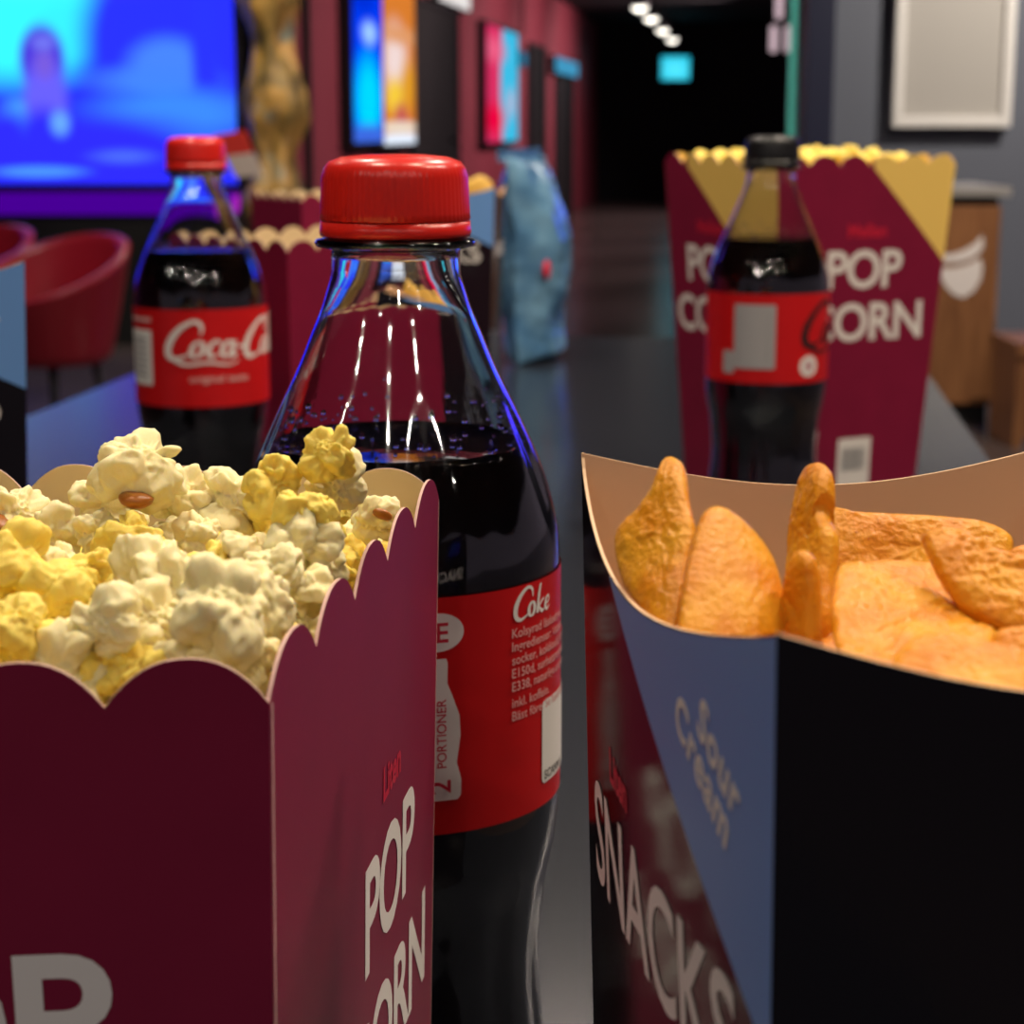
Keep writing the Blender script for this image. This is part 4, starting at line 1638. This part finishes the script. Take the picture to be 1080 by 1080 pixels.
def chip_material():
    m = bpy.data.materials.new('orange_chip')
    m.use_nodes = True
    nt = m.node_tree
    b = nt.nodes['Principled BSDF']
    b.inputs['Roughness'].default_value = 0.30
    b.inputs['Specular IOR Level'].default_value = 0.22
    b.inputs['Subsurface Weight'].default_value = 0.10
    b.inputs['Subsurface Radius'].default_value = (1.0, 0.45, 0.12)
    b.inputs['Subsurface Scale'].default_value = 0.005
    tc = nt.nodes.new('ShaderNodeTexCoord')
    n = nt.nodes.new('ShaderNodeTexNoise')
    n.inputs['Scale'].default_value = 130
    n.inputs['Detail'].default_value = 5
    nt.links.new(tc.outputs['Object'], n.inputs['Vector'])
    cr = nt.nodes.new('ShaderNodeValToRGB')
    cr.color_ramp.elements[0].position = 0.33
    cr.color_ramp.elements[0].color = (0.66, 0.21, 0.003, 1)
    cr.color_ramp.elements[1].position = 0.72
    cr.color_ramp.elements[1].color = (0.84, 0.40, 0.03, 1)
    nt.links.new(n.outputs['Fac'], cr.inputs['Fac'])
    # spice specks
    v = nt.nodes.new('ShaderNodeTexVoronoi')
    v.inputs['Scale'].default_value = 420
    nt.links.new(tc.outputs['Object'], v.inputs['Vector'])
    mr = nt.nodes.new('ShaderNodeMapRange')
    mr.inputs[1].default_value = 0.05
    mr.inputs[2].default_value = 0.12
    mr.inputs[3].default_value = 0.7
    mr.inputs[4].default_value = 0.0
    nt.links.new(v.outputs['Distance'], mr.inputs[0])
    mx = nt.nodes.new('ShaderNodeMix')
    mx.data_type = 'RGBA'
    nt.links.new(mr.outputs[0], mx.inputs[0])
    nt.links.new(cr.outputs['Color'], mx.inputs[6])
    mx.inputs[7].default_value = (0.55, 0.12, 0.02, 1)
    nt.links.new(mx.outputs[2], b.inputs['Base Color'])
    n2 = nt.nodes.new('ShaderNodeTexNoise')
    n2.inputs['Scale'].default_value = 1100
    n2.inputs['Detail'].default_value = 5
    nt.links.new(tc.outputs['Object'], n2.inputs['Vector'])
    bp = nt.nodes.new('ShaderNodeBump')
    bp.inputs['Strength'].default_value = 0.5
    bp.inputs['Distance'].default_value = 0.0008
    nt.links.new(n2.outputs['Fac'], bp.inputs['Height'])
    nt.links.new(bp.outputs['Normal'], b.inputs['Normal'])
    return m


M_chip = chip_material()


def smooth_loop(pts, n):
    """closed Catmull-Rom through pts resampled to n points"""
    m = len(pts)
    out = []
    for i in range(n):
        u = i / n * m
        k = int(u); t = u - k
        p0, p1, p2, p3 = (pts[(k + j - 1) % m] for j in range(4))
        out.append(tuple(0.5 * (2 * p1[c] + (p2[c] - p0[c]) * t + (2 * p0[c] - 5 * p1[c] + 4 * p2[c] - p3[c]) * t * t + (3 * p1[c] - p0[c] - 3 * p2[c] + p3[c]) * t**3) for c in range(2)))
    return out


def chip(outline, D0, gx, gy, thick, bend, seed, label, rel=1.0):
    """a puffed chip: outline in pixels on a tilted plane at distance D0 (gx, gy: metres of depth per 100 px), inflated and curled"""
    n, rings = 144, 26
    thick *= 0.68
    loop = smooth_loop(outline, n)
    cx = sum(p[0] for p in loop) / n
    cy = sum(p[1] for p in loop) / n

    def W(px, py):
        return U(px, py, D0 + gx * (px - cx) / 100 + gy * (py - cy) / 100)
    c = W(cx, cy)
    nrm = (W(cx + 20, cy) - c).cross(W(cx, cy - 20) - c).normalized()
    if nrm.y > 0:
        nrm = -nrm
    vs = []
    so = Vector((seed * 5.1, seed * 2.3, 0))
    for side in (1, -1):
        vs.append(None)
        for j in range(1, rings + 1):
            t = j / rings
            for k in range(n):
                px = cx + (loop[k][0] - cx) * t
                py = cy + (loop[k][1] - cy) * t
                vs.append((px, py, t, side))
    out = []
    cxv = []
    for e in vs:
        if e is None:
            e = (cx, cy, 0.0, 1 if len(out) == 0 else -1)
        px, py, t, side = e
        p = W(px, py)
        h = thick * 0.5 * math.sqrt(max(0.0, 1 - t ** 5))
        bl = 0.12 * thick * mnoise.noise((p - c) * 180 + so) + rel * thick * (0.05 * mnoise.noise((p - c) * 620 + so) + 0.05 * mnoise.noise((p - c) * 1300 + so))
        cur = bend * ((px - cx) / 60.0) ** 2 + 0.3 * bend * ((py - cy) / 60.0) ** 2 + 0.0012 * mnoise.noise((p - c) * 70 + so)
        out.append(p + nrm * (side * h + bl * (0.4 + 0.6 * (1 - t ** 6)) - cur) - c)
    fs = []
    M1 = 1 + rings * n
    for s, base in ((0, 0), (1, M1)):
        for k in range(n):
            k2 = (k + 1) % n
            f = (base, base + 1 + k, base + 1 + k2)
            fs.append(f if s == 0 else f[::-1])
        for j in range(rings - 1):
            for k in range(n):
                k2 = (k + 1) % n
                a = base + 1 + j * n
                f = (a + k, a + n + k, a + n + k2, a + k2)
                fs.append(f if s == 0 else f[::-1])
    a = 1 + (rings - 1) * n
    for k in range(n):
        k2 = (k + 1) % n
        fs.append((a + k, M1 + a + k, M1 + a + k2, a + k2))
    bmc = bmesh.new()
    vv = [bmc.verts.new(v) for v in out]
    for f in fs:
        bmc.faces.new([vv[i] for i in f])
    bmesh.ops.remove_doubles(bmc, verts=bmc.verts[:], dist=1e-6)
    o = bm_obj('puffed_chip', bmc, M_chip, None, True, loc=c)
    tag(o, label, 'chip', 'chips in the front snack box')
    return o


chip([(646, 560), (672, 535), (690, 510), (700, 482), (712, 482), (722, 495), (727, 530), (733, 560), (727, 600), (722, 650), (705, 690), (684, 655), (652, 608)],
     0.232, -0.010, -0.012, 0.0042, 0.0004, 1, 'pointed orange chip at the left corner of the front snack box', 1.2)
chip([(740, 545), (756, 532), (775, 540), (800, 562), (820, 590), (829, 630), (829, 668), (800, 720), (750, 740), (720, 690), (719, 640), (726, 590)],
     0.216, 0.006, -0.012, 0.0036, 0.0008, 2, 'smooth rounded orange chip standing second from the left in the snack box', 0.35)
chip([(838, 588), (848, 580), (860, 592), (866, 620), (864, 660), (866, 700), (845, 720), (832, 680), (830, 630)],
     0.216, -0.012, 0.0, 0.0042, 0.0, 3, 'narrow stub of an orange chip between the rounded and the tall chip')
chip([(850, 500), (864, 489), (878, 497), (879, 520), (872, 540), (880, 565), (876, 600), (872, 660), (850, 700), (832, 650), (834, 590), (840, 540)],
     0.240, -0.020, -0.010, 0.0052, 0.0, 4, 'tall upright orange chip poking highest in the middle of the snack box')
chip([(872, 532), (900, 536), (950, 542), (1000, 544), (1045, 547), (1070, 560), (1068, 585), (1050, 620), (1000, 650), (930, 650), (880, 630), (866, 580)],
     0.252, 0.0, -0.010, 0.0040, 0.0004, 5, 'wide orange chip lying at the back of the snack box', 1.6)
chip([(884, 600), (910, 596), (945, 612), (985, 628), (1020, 650), (1050, 672), (1040, 710), (990, 730), (930, 720), (885, 690), (876, 640)],
     0.214, 0.004, -0.026, 0.0034, -0.0002, 6, 'rough bubbly orange chip lying flat in the snack box', 3.5)
chip([(972, 566), (990, 558), (1015, 564), (1040, 580), (1070, 592), (1110, 596), (1120, 640), (1100, 664), (1050, 660), (1015, 640), (990, 610)],
     0.221, 0.0, -0.014, 0.0050, 0.0002, 7, 'pale bubbly chip leaning at the right of the snack box', 2.2)
chip([(945, 690), (975, 672), (1020, 676), (1060, 690), (1100, 700), (1100, 760), (1040, 760), (980, 740), (940, 715)],
     0.195, 0.0, -0.016, 0.0044, 0.0002, 8, 'orange chip at the front rim of the snack box')
chip([(1062, 585), (1080, 575), (1110, 580), (1130, 620), (1110, 640), (1075, 625)],
     0.243, 0.0, -0.01, 0.0040, 0.0, 9, 'small chip corner behind the pale chip at the right edge')
chip([(1048, 668), (1080, 662), (1130, 670), (1140, 720), (1090, 730), (1050, 700)],
     0.205, 0.0, -0.012, 0.0040, 0.0, 10, 'orange chip at the right edge below the pale chip')
chip([(730, 640), (800, 640), (900, 640), (960, 660), (950, 740), (860, 760), (760, 750), (720, 700)],
     0.226, 0.004, -0.020, 0.0046, 0.0, 12, 'deep lying chip under the standing chips of the snack box')
chip([(900, 600), (1000, 600), (1100, 610), (1140, 660), (1100, 720), (980, 720), (900, 680)],
     0.236, 0.004, -0.020, 0.0046, 0.0, 13, 'deep lying chip under the wide chip of the snack box')
# chips peeking out of the distant snack box
for k_, (dx, dz, lb) in enumerate([(-0.012, 0.0, 'yellow chip nearest the corner of the distant snack box'), (-0.034, -0.002, 'yellow chip in the middle of the distant snack box'), (-0.056, -0.001, 'yellow chip at the far end of the distant snack box')]):
    vs = []
    for d in ICO3_V:
        q = Vector((d.x * 0.012, d.y * 0.004, d.z * 0.016 - 0.10 * (d.x * 0.012) ** 2))
        vs.append(q + 0.0015 * mnoise.noise_vector(d * 2 + Vector((k_ * 3, 0, 0))))
    o = mesh_obj('puffed_chip', vs, ICO3_F, mat('yellow_chip_%d' % k_, (0.8, 0.5, 0.1), 0.5), None, True, loc=(fs_loc.x + 0.046 + dx, fs_loc.y - 0.012, ZT + 0.183 + dz))
    tag(o, lb, 'chip', 'chips in the distant snack box')

# ------------------------------------------------------------------ blue crisp bag


def crisp_bag():
    b0 = U(570, 383, 1.91)
    r = empty('crisp_bag', (b0.x, 1.945, ZT), R(72))
    H = 0.205
    Wd = 0.135
    n, m_ = 40, 60
    mt = bpy.data.materials.new('blue_foil')
    mt.use_nodes = True
    nt = mt.node_tree
    b = nt.nodes['Principled BSDF']
    b.inputs['Roughness'].default_value = 0.22
    b.inputs['Metallic'].default_value = 0.25
    tc = nt.nodes.new('ShaderNodeTexCoord')
    nz = nt.nodes.new('ShaderNodeTexNoise')
    nz.inputs['Scale'].default_value = 22
    nt.links.new(tc.outputs['Object'], nz.inputs['Vector'])
    cr = nt.nodes.new('ShaderNodeValToRGB')
    cr.color_ramp.elements[0].position = 0.35
    cr.color_ramp.elements[0].color = (0.07, 0.19, 0.36, 1)
    cr.color_ramp.elements[1].position = 0.7
    cr.color_ramp.elements[1].color = (0.20, 0.40, 0.58, 1)
    nt.links.new(nz.outputs['Fac'], cr.inputs['Fac'])
    nt.links.new(cr.outputs['Color'], b.inputs['Base Color'])
    vs, fs = [], []

    def wall(u, v, s):
        e = math.sin(PI * v) ** 0.55 if 0 < v < 1 else 0.0
        if v < 0.5:
            e = max(e, 0.72 * min(1, v / 0.04) ** 0.5)
        x = (u - 0.5) * Wd * (1 - 0.10 * e)
        t = 0.036 * e * (1 - abs(2 * u - 1) ** 2.6)
        y = s * t + 0.008 * math.sin(3 * v + 0.4)
        wr = 0.0035 * mnoise.noise(Vector((u * 5 + s * 3, v * 7, 2.0))) + 0.0018 * mnoise.noise(Vector((u * 14, v * 16 + s, 5.0)))
        z = v * H
        if v > 0.6:
            y += s * 0 + 0.018 * (v - 0.6) / 0.4
        return (x, y + wr * min(1, e * 2), z + 0.0)
    for s in (-1, 1):
        for j in range(m_ + 1):
            for i in range(n + 1):
                vs.append(wall(i / n, j / m_, s))
    N = (n + 1) * (m_ + 1)
    for j in range(m_):
        for i in range(n):
            a = j * (n + 1) + i
            fs.append((a, a + 1, a + n + 2, a + n + 1))
            fs.append((N + a, N + a + n + 1, N + a + n + 2, N + a + 1))
    bmb = bmesh.new()
    vv = [bmb.verts.new(v) for v in vs]
    for f in fs:
        bmb.faces.new([vv[i] for i in f])
    bmesh.ops.remove_doubles(bmb, verts=bmb.verts[:], dist=2e-5)
    bm_obj('foil_pouch', bmb, mt, r, True)
    # crimped top seal
    bmb = bmesh.new()
    for k in range(6):
        bx(bmb, -Wd / 2, Wd / 2, 0.0205 + 0.0005 * (k % 2), 0.0235 + 0.0005 * (k % 2), H - 0.004 + 0.002 * k, H - 0.002 + 0.002 * k)
    bm_obj('crimped_seal', bmb, mt, r)
    # printed spots
    for (u, v, s, rad, m, nm) in ((0.2, 0.46, -1, 0.010, M_redprint, 'red_print_spot'), (0.82, 0.72, 1, 0.008, M_yellowcard, 'yellow_print_spot')):
        q = Vector(wall(u, v, s))
        vs2 = [(q.x + d.x * rad, q.y + d.y * 0.003 + s * 0.0005, q.z + d.z * rad) for d in ICO3_V]
        mesh_obj(nm, vs2, ICO3_F, m, r, True)
    tag(r, 'blue foil crisp bag standing near the far end of the table', 'crisp bag')
    return r


crisp_bag()
